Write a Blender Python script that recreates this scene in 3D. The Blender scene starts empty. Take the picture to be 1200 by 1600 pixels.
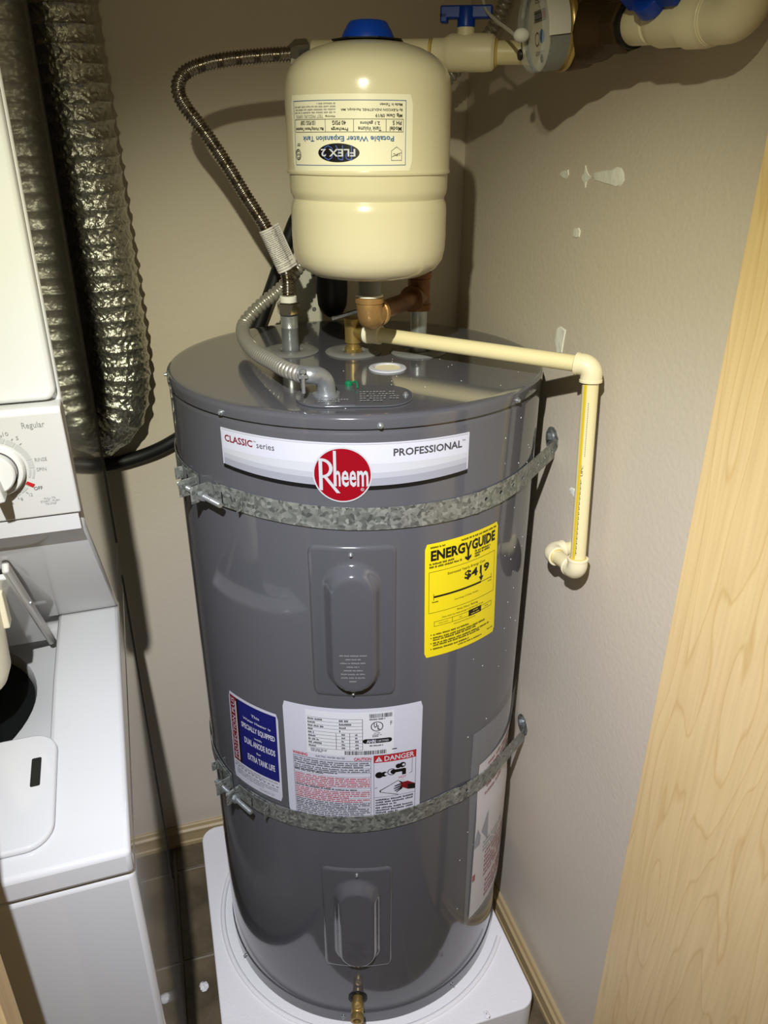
import bpy, bmesh, math, random
import numpy as np
from mathutils import Vector, Matrix

random.seed(7)
rng = np.random.default_rng(11)
S = bpy.context.scene
COL = S.collection
R_ = math.radians

# ------------------------------------------------------------------ camera
F_PX, YAW, PITCH, ROLL = 1199.116, 0.29288, 0.44892, -0.00238
CAM = (-0.29563, -1.13122, 1.57843)

def camera():
    f = np.array([math.sin(YAW) * math.cos(PITCH), math.cos(YAW) * math.cos(PITCH), -math.sin(PITCH)])
    r = np.array([math.cos(YAW), -math.sin(YAW), 0.0])
    d = np.cross(f, r)
    c, s = math.cos(ROLL), math.sin(ROLL)
    r2, d2 = c * r + s * d, -s * r + c * d
    cd = bpy.data.cameras.new('camera')
    cd.sensor_fit = 'VERTICAL'
    cd.sensor_height = 36.0
    cd.sensor_width = 27.0
    cd.lens = F_PX / 1600 * 36.0
    cd.clip_start = 0.01
    o = bpy.data.objects.new('camera', cd)
    COL.objects.link(o)
    u, b = -d2, -f
    o.matrix_world = Matrix(((r2[0], u[0], b[0], CAM[0]), (r2[1], u[1], b[1], CAM[1]), (r2[2], u[2], b[2], CAM[2]), (0, 0, 0, 1)))
    S.camera = o
camera()

# ------------------------------------------------------------------ world, lights, exposure
W = bpy.data.worlds.new('world')
S.world = W
W.use_nodes = True
W.node_tree.nodes['Background'].inputs[0].default_value = (1.0, 0.87, 0.55, 1)
W.node_tree.nodes['Background'].inputs[1].default_value = 0.15
S.view_settings.view_transform = 'Standard'
S.view_settings.look = 'None'
S.view_settings.exposure = 0.0
S.view_settings.gamma = 1.0
S.view_settings.use_curve_mapping = False

LAMP = Vector((-0.408, -1.10, 1.945))          # headlamp worn by whoever takes the photograph

def spot(name, energy, color, angle, blend, target, radius):
    l = bpy.data.lights.new(name, 'SPOT')
    l.energy = energy
    l.color = color
    l.spot_size = R_(angle)
    l.spot_blend = blend
    l.shadow_soft_size = radius
    o = bpy.data.objects.new(name, l)
    COL.objects.link(o)
    o.location = LAMP
    o.rotation_euler = (Vector(target) - LAMP).to_track_quat('-Z', 'Y').to_euler()
    return o
spot('headlamp_beam', 65.0, (1.0, 1.0, 0.76), 76, 0.85, (0.0, -0.05, 0.80), 0.010)      # warm rim of the beam
spot('headlamp_core', 76.0, (0.56, 0.61, 1.0), 66, 1.0, (0.05, -0.20, 0.45), 0.010)      # cooler, bluer centre
spot('headlamp_spill', 3.0, (1.0, 0.95, 0.6), 150, 0.9, (0.0, -0.10, 0.80), 0.010)

# ------------------------------------------------------------------ helpers
def lin(c):
    out = []
    for v in c[:3]:
        v = v / 255.0
        out.append(v / 12.92 if v <= 0.04045 else ((v + 0.055) / 1.055) ** 2.4)
    return (*out, 1.0)

MATS = {}
def mat(name, rgb=(200, 200, 200), rough=0.5, metal=0.0, coat=0.0, spec=0.5, bump=None, var=None, trans=0.0, alpha=1.0, ior=1.45):
    """bump=(scale,strength,distance) noise relief; var=(scale, rgb2, amount) colour mottling"""
    if name in MATS:
        return MATS[name]
    m = bpy.data.materials.new(name)
    m.use_nodes = True
    nt = m.node_tree
    p = nt.nodes['Principled BSDF']
    p.inputs['Base Color'].default_value = lin(rgb)
    p.inputs['Roughness'].default_value = rough
    p.inputs['Metallic'].default_value = metal
    p.inputs['Coat Weight'].default_value = coat
    p.inputs['Coat Roughness'].default_value = 0.025
    p.inputs['Specular IOR Level'].default_value = spec
    p.inputs['IOR'].default_value = ior
    p.inputs['Transmission Weight'].default_value = trans
    p.inputs['Alpha'].default_value = alpha
    tc = None
    if bump or var:
        tc = nt.nodes.new('ShaderNodeTexCoord')
    if bump:
        n = nt.nodes.new('ShaderNodeTexNoise')
        n.inputs['Scale'].default_value = bump[0]
        n.inputs['Detail'].default_value = 3
        nt.links.new(tc.outputs['Object'], n.inputs['Vector'])
        b = nt.nodes.new('ShaderNodeBump')
        b.inputs['Strength'].default_value = bump[1]
        b.inputs['Distance'].default_value = bump[2]
        nt.links.new(n.outputs['Fac'], b.inputs['Height'])
        nt.links.new(b.outputs['Normal'], p.inputs['Normal'])
    if var:
        n2 = nt.nodes.new('ShaderNodeTexNoise')
        n2.inputs['Scale'].default_value = var[0]
        n2.inputs['Detail'].default_value = 5
        nt.links.new(tc.outputs['Object'], n2.inputs['Vector'])
        r = nt.nodes.new('ShaderNodeMapRange')
        r.inputs[1].default_value = 0.35
        r.inputs[2].default_value = 0.65
        r.inputs[4].default_value = var[2]
        nt.links.new(n2.outputs['Fac'], r.inputs[0])
        mx = nt.nodes.new('ShaderNodeMix')
        mx.data_type = 'RGBA'
        mx.inputs[6].default_value = lin(rgb)
        mx.inputs[7].default_value = lin(var[1])
        nt.links.new(r.outputs[0], mx.inputs[0])
        nt.links.new(mx.outputs[2], p.inputs['Base Color'])
    MATS[name] = m
    return m

class MB:
    def __init__(self):
        self.v, self.f = [], []
    def add(self, vs, fs):
        b = len(self.v)
        self.v += [tuple(map(float, p)) for p in vs]
        self.f += [tuple(b + i for i in q) for q in fs]
        return self
    def box(self, x0, x1, y0, y1, z0, z1):
        return self.add([(x, y, z) for z in (z0, z1) for y in (y0, y1) for x in (x0, x1)],
                        [(0, 2, 3, 1), (4, 5, 7, 6), (0, 1, 5, 4), (2, 6, 7, 3), (0, 4, 6, 2), (1, 3, 7, 5)])
    def obox(self, c, ax, ay, az):
        """box from centre and three half-extent vectors"""
        c, ax, ay, az = map(np.asarray, (c, ax, ay, az))
        vs = [c + i * ax + j * ay + k * az for k in (-1, 1) for j in (-1, 1) for i in (-1, 1)]
        return self.add(vs, [(0, 2, 3, 1), (4, 5, 7, 6), (0, 1, 5, 4), (2, 6, 7, 3), (0, 4, 6, 2), (1, 3, 7, 5)])
    def lathe(self, prof, seg=48, o=(0, 0, 0), axis=(0, 0, 1), cap0=True, cap1=True):
        a = np.array(axis, float); a /= np.linalg.norm(a)
        t = np.array([1, 0, 0.]) if abs(a[0]) < 0.8 else np.array([0, 1., 0])
        u = np.cross(a, t); u /= np.linalg.norm(u)
        w = np.cross(a, u)
        o = np.array(o, float)
        b = len(self.v)
        for r, h in prof:
            for k in range(seg):
                t_ = 2 * math.pi * k / seg
                self.v.append(tuple(o + a * h + r * (math.cos(t_) * u + math.sin(t_) * w)))
        n = len(prof)
        for i in range(n - 1):
            for k in range(seg):
                k2 = (k + 1) % seg
                self.f.append((b + i * seg + k, b + i * seg + k2, b + (i + 1) * seg + k2, b + (i + 1) * seg + k))
        if cap0: self.f.append(tuple(b + k for k in reversed(range(seg))))
        if cap1: self.f.append(tuple(b + (n - 1) * seg + k for k in range(seg)))
        return self
    def cyl(self, p0, p1, r0, r1=None, seg=24):
        p0, p1 = np.array(p0, float), np.array(p1, float)
        return self.lathe([(r0, 0), (r0 if r1 is None else r1, float(np.linalg.norm(p1 - p0)))], seg, p0, p1 - p0)
    def tube(self, pts, rad, seg=16, caps=True):
        """rad: number or function (arc length, angle array)->radii"""
        P = np.array(pts, float)
        T = np.gradient(P, axis=0)
        T /= np.linalg.norm(T, axis=1)[:, None]
        ref = np.array([0, 0, 1.]) if abs(T[0][2]) < 0.9 else np.array([0, 1., 0])
        u = np.cross(ref, T[0]); u /= np.linalg.norm(u)
        ang = np.arange(seg) * 2 * math.pi / seg
        s = 0.0
        b = len(self.v)
        for i in range(len(P)):
            if i:
                s += float(np.linalg.norm(P[i] - P[i - 1]))
                u = u - T[i] * (u @ T[i]); u /= np.linalg.norm(u)
            w = np.cross(T[i], u)
            rr = rad(s, ang) if callable(rad) else np.full(seg, rad)
            for k in range(seg):
                self.v.append(tuple(P[i] + rr[k] * (math.cos(ang[k]) * u + math.sin(ang[k]) * w)))
        n = len(P)
        for i in range(n - 1):
            for k in range(seg):
                k2 = (k + 1) % seg
                self.f.append((b + i * seg + k, b + i * seg + k2, b + (i + 1) * seg + k2, b + (i + 1) * seg + k))
        if caps:
            self.f.append(tuple(b + k for k in reversed(range(seg))))
            self.f.append(tuple(b + (n - 1) * seg + k for k in range(seg)))
        return self
    def prism(self, poly, h0, h1, fn):
        """poly 2D -> extruded between h0 and h1, fn(a,b,h)->xyz"""
        n = len(poly)
        vs = [fn(a, b_, h0) for a, b_ in poly] + [fn(a, b_, h1) for a, b_ in poly]
        fs = [tuple(reversed(range(n))), tuple(range(n, 2 * n))]
        fs += [(i, (i + 1) % n, n + (i + 1) % n, n + i) for i in range(n)]
        return self.add(vs, fs)
    def sphere(self, c, r, seg=16, rings=10, sq=(1, 1, 1)):
        pr = [(r * math.sin(math.pi * i / rings) + 1e-6, -r * math.cos(math.pi * i / rings)) for i in range(rings + 1)]
        b = len(self.v)
        self.lathe(pr, seg, (0, 0, 0), cap0=False, cap1=False)
        for i in range(b, len(self.v)):
            p = self.v[i]
            self.v[i] = (c[0] + p[0] * sq[0], c[1] + p[1] * sq[1], c[2] + p[2] * sq[2])
        return self

def obj(name, mb, m, parent=None, smooth=35, bevel=0, label=None, solid=0, xf=None):
    me = bpy.data.meshes.new(name)
    me.from_pydata(mb.v, [], mb.f)
    me.materials.append(m)
    bm = bmesh.new(); bm.from_mesh(me)
    bmesh.ops.remove_doubles(bm, verts=bm.verts, dist=1e-6)
    if solid:
        bmesh.ops.solidify(bm, geom=bm.faces[:], thickness=solid)
    bmesh.ops.recalc_face_normals(bm, faces=bm.faces)
    bm.to_mesh(me); bm.free()
    if xf is not None:
        me.transform(xf)
    if smooth:
        me.polygons.foreach_set('use_smooth', [True] * len(me.polygons))
        me.set_sharp_from_angle(angle=R_(smooth))
    o = bpy.data.objects.new(name, me)
    COL.objects.link(o)
    if parent is not None:
        put(o, parent)
    if bevel:
        b = o.modifiers.new('bevel', 'BEVEL')
        b.width = bevel; b.segments = 3; b.limit_method = 'ANGLE'; b.angle_limit = R_(40)
        b.harden_normals = False
    if label:
        o['label'] = label
    return o

ORIG = {}
def put(o, parent):
    o.parent = parent
    t = ORIG.get(parent.name)
    root = parent
    if t is None:
        t = ORIG.get(parent.parent.name) if parent.parent else None
        if t is not None:       # sub-part of a part whose own matrix is the inverse of the root offset
            o.matrix_parent_inverse = Matrix.Identity(4)
            return
        o.matrix_parent_inverse = Matrix.Identity(4)
        return
    o.matrix_parent_inverse = t.inverted()

def thing(name, label, cat, loc, rz=0.0, group=None):
    o = bpy.data.objects.new(name, None)
    o.empty_display_size = 0.05
    COL.objects.link(o)
    o.location = loc
    o.rotation_euler = (0, 0, rz)
    ORIG[o.name] = Matrix.Translation(Vector(loc)) @ Matrix.Rotation(rz, 4, 'Z')
    o['label'] = label; o['category'] = cat
    if group: o['group'] = group
    return o

def tag(o, label, cat, group=None):
    o['label'] = label; o['category'] = cat
    if group: o['group'] = group
    return o

def struct(o, label=None):
    o['kind'] = 'structure'
    if label: o['label'] = label
    return o

def crom(pts, n=8):
    P = np.array(pts, float)
    P = np.vstack([2 * P[0] - P[1], P, 2 * P[-1] - P[-2]])
    out = []
    for i in range(1, len(P) - 2):
        for k in range(n):
            t = k / n
            a, b, c, d = P[i - 1], P[i], P[i + 1], P[i + 2]
            out.append(0.5 * ((2 * b) + (c - a) * t + (2 * a - 5 * b + 4 * c - d) * t * t + (-a + 3 * b - 3 * c + d) * t ** 3))
    out.append(P[-2])
    return np.array(out)

def resample(P, step):
    d = np.r_[0, np.cumsum(np.linalg.norm(np.diff(P, axis=0), axis=1))]
    n = max(2, int(d[-1] / step))
    s = np.linspace(0, d[-1], n + 1)
    return np.stack([np.interp(s, d, P[:, i]) for i in range(3)], 1)

def cy(th, z, r, c=(0.0, 0.0)):
    t = R_(th)
    return np.array([c[0] + r * math.sin(t), c[1] - r * math.cos(t), z])

# ---- lettering: built-in font turned into flat meshes that are laid on the surface
TXT = {}
def glyphs(body, bold=0.0):
    key = (body, bold)
    if key in TXT: return TXT[key]
    cu = bpy.data.curves.new('txt', 'FONT')
    cu.body = body
    cu.size = 1.0
    cu.offset = bold
    cu.resolution_u = 2
    cu.fill_mode = 'BOTH'
    o = bpy.data.objects.new('txt', cu)
    COL.objects.link(o)
    dg = bpy.context.evaluated_depsgraph_get()
    me = bpy.data.meshes.new_from_object(o.evaluated_get(dg))
    V = np.array([v.co[:2] for v in me.vertices]) if len(me.vertices) else np.zeros((0, 2))
    Fs = [tuple(p.vertices) for p in me.polygons]
    bpy.data.objects.remove(o); bpy.data.curves.remove(cu); bpy.data.meshes.remove(me)
    TXT[key] = (V, Fs)
    return TXT[key]

class Label:
    """flat print: unit coordinates u right, v down; layers sit a little above each other"""
    def __init__(self, fn, w, h):
        self.fn, self.w, self.h = fn, w, h
        self.m = {}
        self.own = []
    def mb(self, mname):
        return self.m.setdefault(mname, MB())
    def pts(self, P, lay):
        return [self.fn(u, v, 0.0002 * lay) for u, v in P]
    def rect(self, c, u0, v0, u1, v1, lay=2):
        nx = max(1, int(abs(u1 - u0) * self.w / 0.006)); 
        vs, fs = [], []
        for i in range(nx + 1):
            u = u0 + (u1 - u0) * i / nx
            vs += [(u, v0), (u, v1)]
        for i in range(nx):
            fs.append((2 * i, 2 * i + 1, 2 * i + 3, 2 * i + 2))
        self.mb(c).add(self.pts(vs, lay), fs)
    def frame(self, c, u0, v0, u1, v1, t, lay=2):
        tu, tv = t / self.w, t / self.h
        self.rect(c, u0, v0, u1, v0 + tv, lay); self.rect(c, u0, v1 - tv, u1, v1, lay)
        self.rect(c, u0, v0, u0 + tu, v1, lay); self.rect(c, u1 - tu, v0, u1, v1, lay)
    def poly(self, c, P, lay=2):
        self.mb(c).add(self.pts(P, lay), [tuple(range(len(P)))])
    def disc(self, c, u, v, r, lay=2, r0=0.0, n=32, sy=1.0, a0=0, a1=360):
        vs, fs = [], []
        full = abs(a1 - a0) >= 360
        for k in range(n + 1):
            a = R_(a0 + (a1 - a0) * k / n)
            vs += [(u + r * math.cos(a) / self.w, v - sy * r * math.sin(a) / self.h), (u + r0 * math.cos(a) / self.w, v - sy * r0 * math.sin(a) / self.h)]
        for k in range(n):
            fs.append((2 * k, 2 * k + 1, 2 * k + 3, 2 * k + 2))
        self.mb(c).add(self.pts(vs, lay), fs)
    def text(self, c, body, u0, v0, u1, v1, bold=0.0, lay=3, rot=0):
        V, Fs = glyphs(body, bold)
        if not len(V): return
        lo, hi = V.min(0), V.max(0)
        q = (V - lo) / np.maximum(hi - lo, 1e-6)
        if rot == 90:       # reads upwards
            q = np.stack([q[:, 1] * 0 + 1 - q[:, 1], q[:, 0]], 1); q[:, 0] = 1 - q[:, 0]; q[:, 0] = 1 - q[:, 0]
        P = [(u0 + (u1 - u0) * a, v1 + (v0 - v1) * b) for a, b in q]
        if rot or abs(v1 - v0) * abs(self.h) > 0.0085:
            self.own.append((c, MB().add(self.pts(P, lay), Fs)))
        else:
            self.mb(c).add(self.pts(P, lay), Fs)
    def fine(self, c, u0, v0, u1, v1, n, lay=3, fill=0.55, last=0.7):
        """print too small to read: rows of letter-sized marks"""
        vs, fs = [], []
        ph = (v1 - v0) / n
        lw = ph * self.h / self.w * 0.42
        for i in range(n):
            va = v0 + ph * (i + 0.5 - fill / 2); vb = va + ph * fill
            end = u1 if i < n - 1 else u0 + (u1 - u0) * last
            u = u0
            while u < end - lw:
                for _ in range(random.randint(2, 9)):
                    if u > end - lw: break
                    g = random.choice((0.0, 0.0, 0.25)) * ph * fill
                    b = len(vs)
                    vs += [(u, va + g), (u + lw * 0.78, va + g), (u + lw * 0.78, vb), (u, vb)]
                    fs.append((b, b + 1, b + 2, b + 3))
                    u += lw * 1.12
                u += lw * 0.9
        self.mb(c).add(self.pts(vs, lay), fs)
    def build(self, parent, names):
        for k, mbd in self.m.items():
            o = obj(names.get(k, 'small_print'), mbd, MATS[k], parent, smooth=0)
            o['kind'] = 'stuff'
        for k, mbd in self.own:
            obj('lettering', mbd, MATS[k], parent, smooth=0)

def quad(corners, r, c=(0, 0), flip=False):
    (t0, z0), (t1, z1), (t2, z2), (t3, z3) = corners      # TL TR BR BL
    def fn(u, v, h):
        if flip: u, v = 1 - u, 1 - v
        a = (1 - v) * ((1 - u) * t0 + u * t1) + v * ((1 - u) * t3 + u * t2)
        z = (1 - v) * ((1 - u) * z0 + u * z1) + v * ((1 - u) * z3 + u * z2)
        return cy(a, z, r + h, c)
    return fn

def sheet(fn, nu, nv, cut=0.0, w=1.0, h=1.0):
    """rectangular sticker with slightly rounded corners"""
    mb = MB()
    vs, fs = [], []
    for j in range(nv + 1):
        v = j / nv
        e = 0.0
        dv = min(v, 1 - v) * h
        if cut and dv < cut:
            e = (cut - math.sqrt(max(0, cut * cut - (cut - dv) ** 2))) / w
        for i in range(nu + 1):
            u = e + (1 - 2 * e) * i / nu
            vs.append(fn(u, v, 0))
    for j in range(nv):
        for i in range(nu):
            a = j * (nu + 1) + i
            fs.append((a, a + nu + 1, a + nu + 2, a + 1))
    return mb.add(vs, fs)

# ------------------------------------------------------------------ materials
M_WALL = mat('wall_paint', (214, 202, 184), 0.55, bump=(130, 0.22, 0.0022), spec=0.35, var=(3, (209, 197, 178), 0.5))
M_PLASTER = mat('bare_plaster', (240, 238, 226), 0.9, bump=(90, 0.5, 0.003))
M_CEIL = mat('ceiling_paint', (200, 195, 185), 0.8)
M_TRIM = mat('tan_painted_trim', (182, 160, 118), 0.45)
M_TILE = mat('slate_tile', (112, 99, 76), 0.45, bump=(38, 0.5, 0.006), var=(14, (76, 66, 48), 0.9))
M_GROUT = mat('grout', (140, 130, 112), 0.9)
M_PAINT = mat('grey_enamel', (83, 83, 87), 0.12, spec=0.55, coat=0.5)
M_WHITE_LAB = mat('white_sticker', (200, 200, 210), 0.35)
M_BRIGHT = mat('bright_sticker', (214, 214, 218), 0.35)
M_SILVER = mat('silver_sticker', (196, 196, 202), 0.3)
M_BAND1 = mat('pale_grey_print', (190, 191, 196), 0.35)
M_BAND2 = mat('mid_grey_print', (174, 175, 182), 0.35)
M_BAND3 = mat('grey_print', (152, 153, 162), 0.35)
M_BLACK = mat('black_print', (14, 13, 13), 0.45)
M_DGREY = mat('dark_grey_print', (66, 64, 66), 0.45)
M_MAROON = mat('maroon_print', (118, 18, 26), 0.4)
M_RED = mat('red_print', (172, 32, 36), 0.45)
M_LOGO = mat('red_logo_foil', (164, 10, 30), 0.33, metal=0.35)
M_LOGOS = mat('silver_logo_foil', (200, 200, 204), 0.3, metal=0.2)
M_YELLOW = mat('yellow_paper', (236, 214, 20), 0.5)
M_NAVY = mat('navy_print', (20, 24, 104), 0.35)
M_BLUEINK = mat('blue_print', (44, 92, 150), 0.5)
M_PBLUE = mat('pale_blue_print', (70, 92, 170), 0.5)
M_PRINT = mat('grey_print_small', (140, 140, 138), 0.5)
M_CREAM = mat('cream_enamel', (209, 199, 168), 0.2, coat=0.3, bump=(300, 0.03, 0.001))
M_BLUEPL = mat('blue_plastic', (8, 62, 168), 0.35)
M_BLKPL = mat('black_rubber', (16, 16, 16), 0.5)
M_STEEL = mat('stainless_steel', (168, 160, 148), 0.24, metal=1.0)
M_COND = mat('conduit_steel', (178, 174, 164), 0.32, metal=0.6)
M_CHROME = mat('nickel_steel', (180, 180, 178), 0.16, metal=1.0)
M_ZINC = mat('zinc_plate', (176, 180, 182), 0.3, metal=0.75, bump=(200, 0.15, 0.001))
M_ALU = mat('cast_aluminium', (166, 169, 172), 0.36, metal=0.7, bump=(260, 0.2, 0.001))
M_BRASS = mat('brass', (176, 150, 90), 0.34, metal=0.72, bump=(180, 0.25, 0.001))
M_BRONZE = mat('bronze', (172, 134, 84), 0.42, metal=0.6, bump=(160, 0.4, 0.001))
M_COPPER = mat('brown_brass_pipe', (128, 88, 52), 0.42, metal=0.45, bump=(90, 0.3, 0.001), var=(40, (86, 50, 28), 0.8))
M_DARKBRZ = mat('dark_bronze', (74, 56, 34), 0.5, metal=0.6, bump=(140, 0.5, 0.001))
M_CPVC = mat('cream_cpvc', (232, 218, 168), 0.38)
M_CPVC2 = mat('cream_cpvc_fitting', (236, 224, 186), 0.42)
M_GLUE = mat('yellow_solvent_glue', (208, 178, 92), 0.35)
M_FOAM = mat('white_foam', (242, 240, 240), 0.8, bump=(260, 0.3, 0.002))
M_APPL = mat('white_appliance_enamel', (198, 198, 198), 0.10, coat=0.6)
M_APPLP = mat('white_plastic', (194, 193, 190), 0.35)
M_PGREY = mat('grey_panel_ring', (176, 176, 174), 0.4)
M_DARK = mat('dark_tub', (20, 22, 22), 0.35)
M_TRIMG = mat('dark_steel_edge', (96, 92, 84), 0.4, metal=0.5)
M_CUP = mat('cream_plastic', (224, 216, 190), 0.35)
M_TEFLON = mat('white_thread_tape', (232, 230, 220), 0.7)
M_GREEN = mat('green_wire_cap', (10, 110, 70), 0.3)
M_PAPER = mat('white_paper', (226, 220, 216), 0.6)
M_PINK = mat('red_faded_print', (166, 74, 80), 0.6)
M_GASKET = mat('grey_plastic_collar', (122, 121, 118), 0.35)
M_CLEARD = mat('clear_plastic', (235, 240, 240), 0.08, trans=0.9, alpha=0.35)
M_METERW = mat('meter_plastic', (206, 202, 190), 0.45)
M_METERG = mat('meter_grey_band', (120, 120, 116), 0.4)
M_DIAL = mat('meter_dial_face', (214, 208, 190), 0.5)

def galv():
    m = bpy.data.materials.new('galvanised_steel'); m.use_nodes = True
    nt = m.node_tree; p = nt.nodes['Principled BSDF']
    tc = nt.nodes.new('ShaderNodeTexCoord')
    ns = nt.nodes.new('ShaderNodeTexNoise'); ns.inputs['Scale'].default_value = 60
    mxv = nt.nodes.new('ShaderNodeMix'); mxv.data_type = 'VECTOR'; mxv.inputs[0].default_value = 0.015
    nt.links.new(tc.outputs['Object'], ns.inputs['Vector'])
    nt.links.new(tc.outputs['Object'], mxv.inputs[4]); nt.links.new(ns.outputs['Color'], mxv.inputs[5])
    vo = nt.nodes.new('ShaderNodeTexVoronoi'); vo.inputs['Scale'].default_value = 210
    nt.links.new(mxv.outputs[1], vo.inputs['Vector'])
    cr = nt.nodes.new('ShaderNodeValToRGB')
    cr.color_ramp.elements[0].color = lin((98, 102, 98)); cr.color_ramp.elements[0].position = 0.1
    cr.color_ramp.elements[1].color = lin((172, 174, 166)); cr.color_ramp.elements[1].position = 0.95
    nt.links.new(vo.outputs['Color'], cr.inputs[0])
    nt.links.new(cr.outputs[0], p.inputs['Base Color'])
    rr = nt.nodes.new('ShaderNodeMapRange'); rr.inputs[3].default_value = 0.3; rr.inputs[4].default_value = 0.55
    nt.links.new(vo.outputs['Color'], rr.inputs[0]); nt.links.new(rr.outputs[0], p.inputs['Roughness'])
    p.inputs['Metallic'].default_value = 0.55
    bp = nt.nodes.new('ShaderNodeBump'); bp.inputs['Strength'].default_value = 0.1; bp.inputs['Distance'].default_value = 0.0006
    nt.links.new(vo.outputs['Color'], bp.inputs['Height']); nt.links.new(bp.outputs[0], p.inputs['Normal'])
    return m
M_GALV = galv()

def foil():
    m = mat('crumpled_foil', (188, 186, 174), 0.27, metal=0.9)
    nt = m.node_tree; p = nt.nodes['Principled BSDF']
    tc = nt.nodes.new('ShaderNodeTexCoord')
    vo = nt.nodes.new('ShaderNodeTexVoronoi'); vo.inputs['Scale'].default_value = 120; vo.feature = 'F1'
    no = nt.nodes.new('ShaderNodeTexNoise'); no.inputs['Scale'].default_value = 190; no.inputs['Detail'].default_value = 4
    nt.links.new(tc.outputs['Object'], vo.inputs['Vector']); nt.links.new(tc.outputs['Object'], no.inputs['Vector'])
    ad = nt.nodes.new('ShaderNodeMath'); ad.operation = 'ADD'
    nt.links.new(vo.outputs['Distance'], ad.inputs[0]); nt.links.new(no.outputs['Fac'], ad.inputs[1])
    b = nt.nodes.new('ShaderNodeBump'); b.inputs['Strength'].default_value = 0.8; b.inputs['Distance'].default_value = 0.0028
    nt.links.new(ad.outputs[0], b.inputs['Height']); nt.links.new(b.outputs[0], p.inputs['Normal'])
    return m
M_FOIL = foil()

def maple():
    m = bpy.data.materials.new('maple_veneer'); m.use_nodes = True
    nt = m.node_tree; p = nt.nodes['Principled BSDF']
    tc = nt.nodes.new('ShaderNodeTexCoord')
    mp = nt.nodes.new('ShaderNodeMapping'); mp.inputs['Scale'].default_value = (5.0, 5.0, 0.75)
    nt.links.new(tc.outputs['Object'], mp.inputs['Vector'])
    n = nt.nodes.new('ShaderNodeTexNoise'); n.inputs['Scale'].default_value = 1.6; n.inputs['Detail'].default_value = 2.5
    nt.links.new(mp.outputs[0], n.inputs['Vector'])
    mul = nt.nodes.new('ShaderNodeMath'); mul.operation = 'MULTIPLY'; mul.inputs[1].default_value = 17
    fr = nt.nodes.new('ShaderNodeMath'); fr.operation = 'FRACT'
    nt.links.new(n.outputs['Fac'], mul.inputs[0]); nt.links.new(mul.outputs[0], fr.inputs[0])
    cr = nt.nodes.new('ShaderNodeValToRGB')
    e = cr.color_ramp.elements
    e[0].color = lin((236, 205, 148)); e[0].position = 0.0
    e[1].color = lin((240, 210, 154)); e[1].position = 0.86
    k = e.new(0.95); k.color = lin((226, 191, 131))
    k = e.new(1.0); k.color = lin((236, 205, 148))
    nt.links.new(fr.outputs[0], cr.inputs[0])
    mp2 = nt.nodes.new('ShaderNodeMapping'); mp2.inputs['Scale'].default_value = (160, 160, 5)
    nt.links.new(tc.outputs['Object'], mp2.inputs['Vector'])
    n2 = nt.nodes.new('ShaderNodeTexNoise'); n2.inputs['Scale'].default_value = 1.0
    nt.links.new(mp2.outputs[0], n2.inputs['Vector'])
    mx = nt.nodes.new('ShaderNodeMix'); mx.data_type = 'RGBA'; mx.blend_type = 'MULTIPLY'
    cr2 = nt.nodes.new('ShaderNodeValToRGB')
    cr2.color_ramp.elements[0].color = (0.86, 0.84, 0.8, 1); cr2.color_ramp.elements[0].position = 0.3
    cr2.color_ramp.elements[1].color = (1, 1, 1, 1); cr2.color_ramp.elements[1].position = 0.6
    nt.links.new(n2.outputs['Fac'], cr2.inputs[0])
    mx.inputs[0].default_value = 0.6
    nt.links.new(cr.outputs[0], mx.inputs[6]); nt.links.new(cr2.outputs[0], mx.inputs[7])
    nt.links.new(mx.outputs[2], p.inputs['Base Color'])
    p.inputs['Roughness'].default_value = 0.42
    return m
M_MAPLE = maple()

# ------------------------------------------------------------------ the setting
XW, YB, ZC = 0.298, 0.325, 2.42
fl = struct(obj('floor', MB().box(-1.25, XW + 0.1, -1.9, YB + 0.1, -0.05, -0.0035), M_GROUT), 'tan grout bed of the slate-look tile floor')
wb = struct(obj('wall_back', MB().box(-1.25, XW + 0.1, YB, YB + 0.1, -0.05, ZC), M_WALL, smooth=0))
wr = struct(obj('wall_right', MB().box(XW, XW + 0.1, -1.9, YB, -0.05, ZC), M_WALL, smooth=0))
struct(obj('wall_left', MB().box(-1.25, -1.15, -1.9, YB, -0.05, ZC), M_WALL, smooth=0))
struct(obj('ceiling', MB().box(-1.25, XW + 0.1, -1.9, YB + 0.1, ZC, ZC + 0.05), M_CEIL, smooth=0))

tp, gr = 0.2345, 0.006
tile_mb = MB().box(-tp / 2 + gr / 2, tp / 2 - gr / 2, -tp / 2 + gr / 2, tp / 2 - gr / 2, -0.008, 0.0)
first = None
for ix in range(-2, 4):
    for iy in range(-6, 3):
        x = -0.401 + (ix - 0.5) * tp; y = 0.007 + (iy - 0.5) * tp
        if x - tp / 2 > XW or y - tp / 2 > YB: continue
        if first is None:
            first = obj('tile', tile_mb, M_TILE, None, smooth=0, bevel=0.0015)
            o = first
        else:
            o = first.copy(); COL.objects.link(o)
        o.parent = fl
        o.location = (x, y, random.uniform(-0.0006, 0.0004))

prof = [(0, 0), (0.012, 0), (0.012, 0.010), (0.0095, 0.013), (0.0095, 0.036), (0.0125, 0.040), (0.0125, 0.046), (0.008, 0.050), (0.006, 0.058), (0.004, 0.060), (0, 0.060)]
struct(obj('baseboard_back', MB().prism(prof, -1.15, XW, lambda a, b, h: (h, YB - a, b)), M_TRIM, smooth=20), 'tan moulded baseboard along the back wall')
struct(obj('baseboard_right', MB().prism(prof, -1.9, YB - 0.0125, lambda a, b, h: (XW - a, h, b)), M_TRIM, smooth=20), 'tan moulded baseboard along the right wall')

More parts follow.
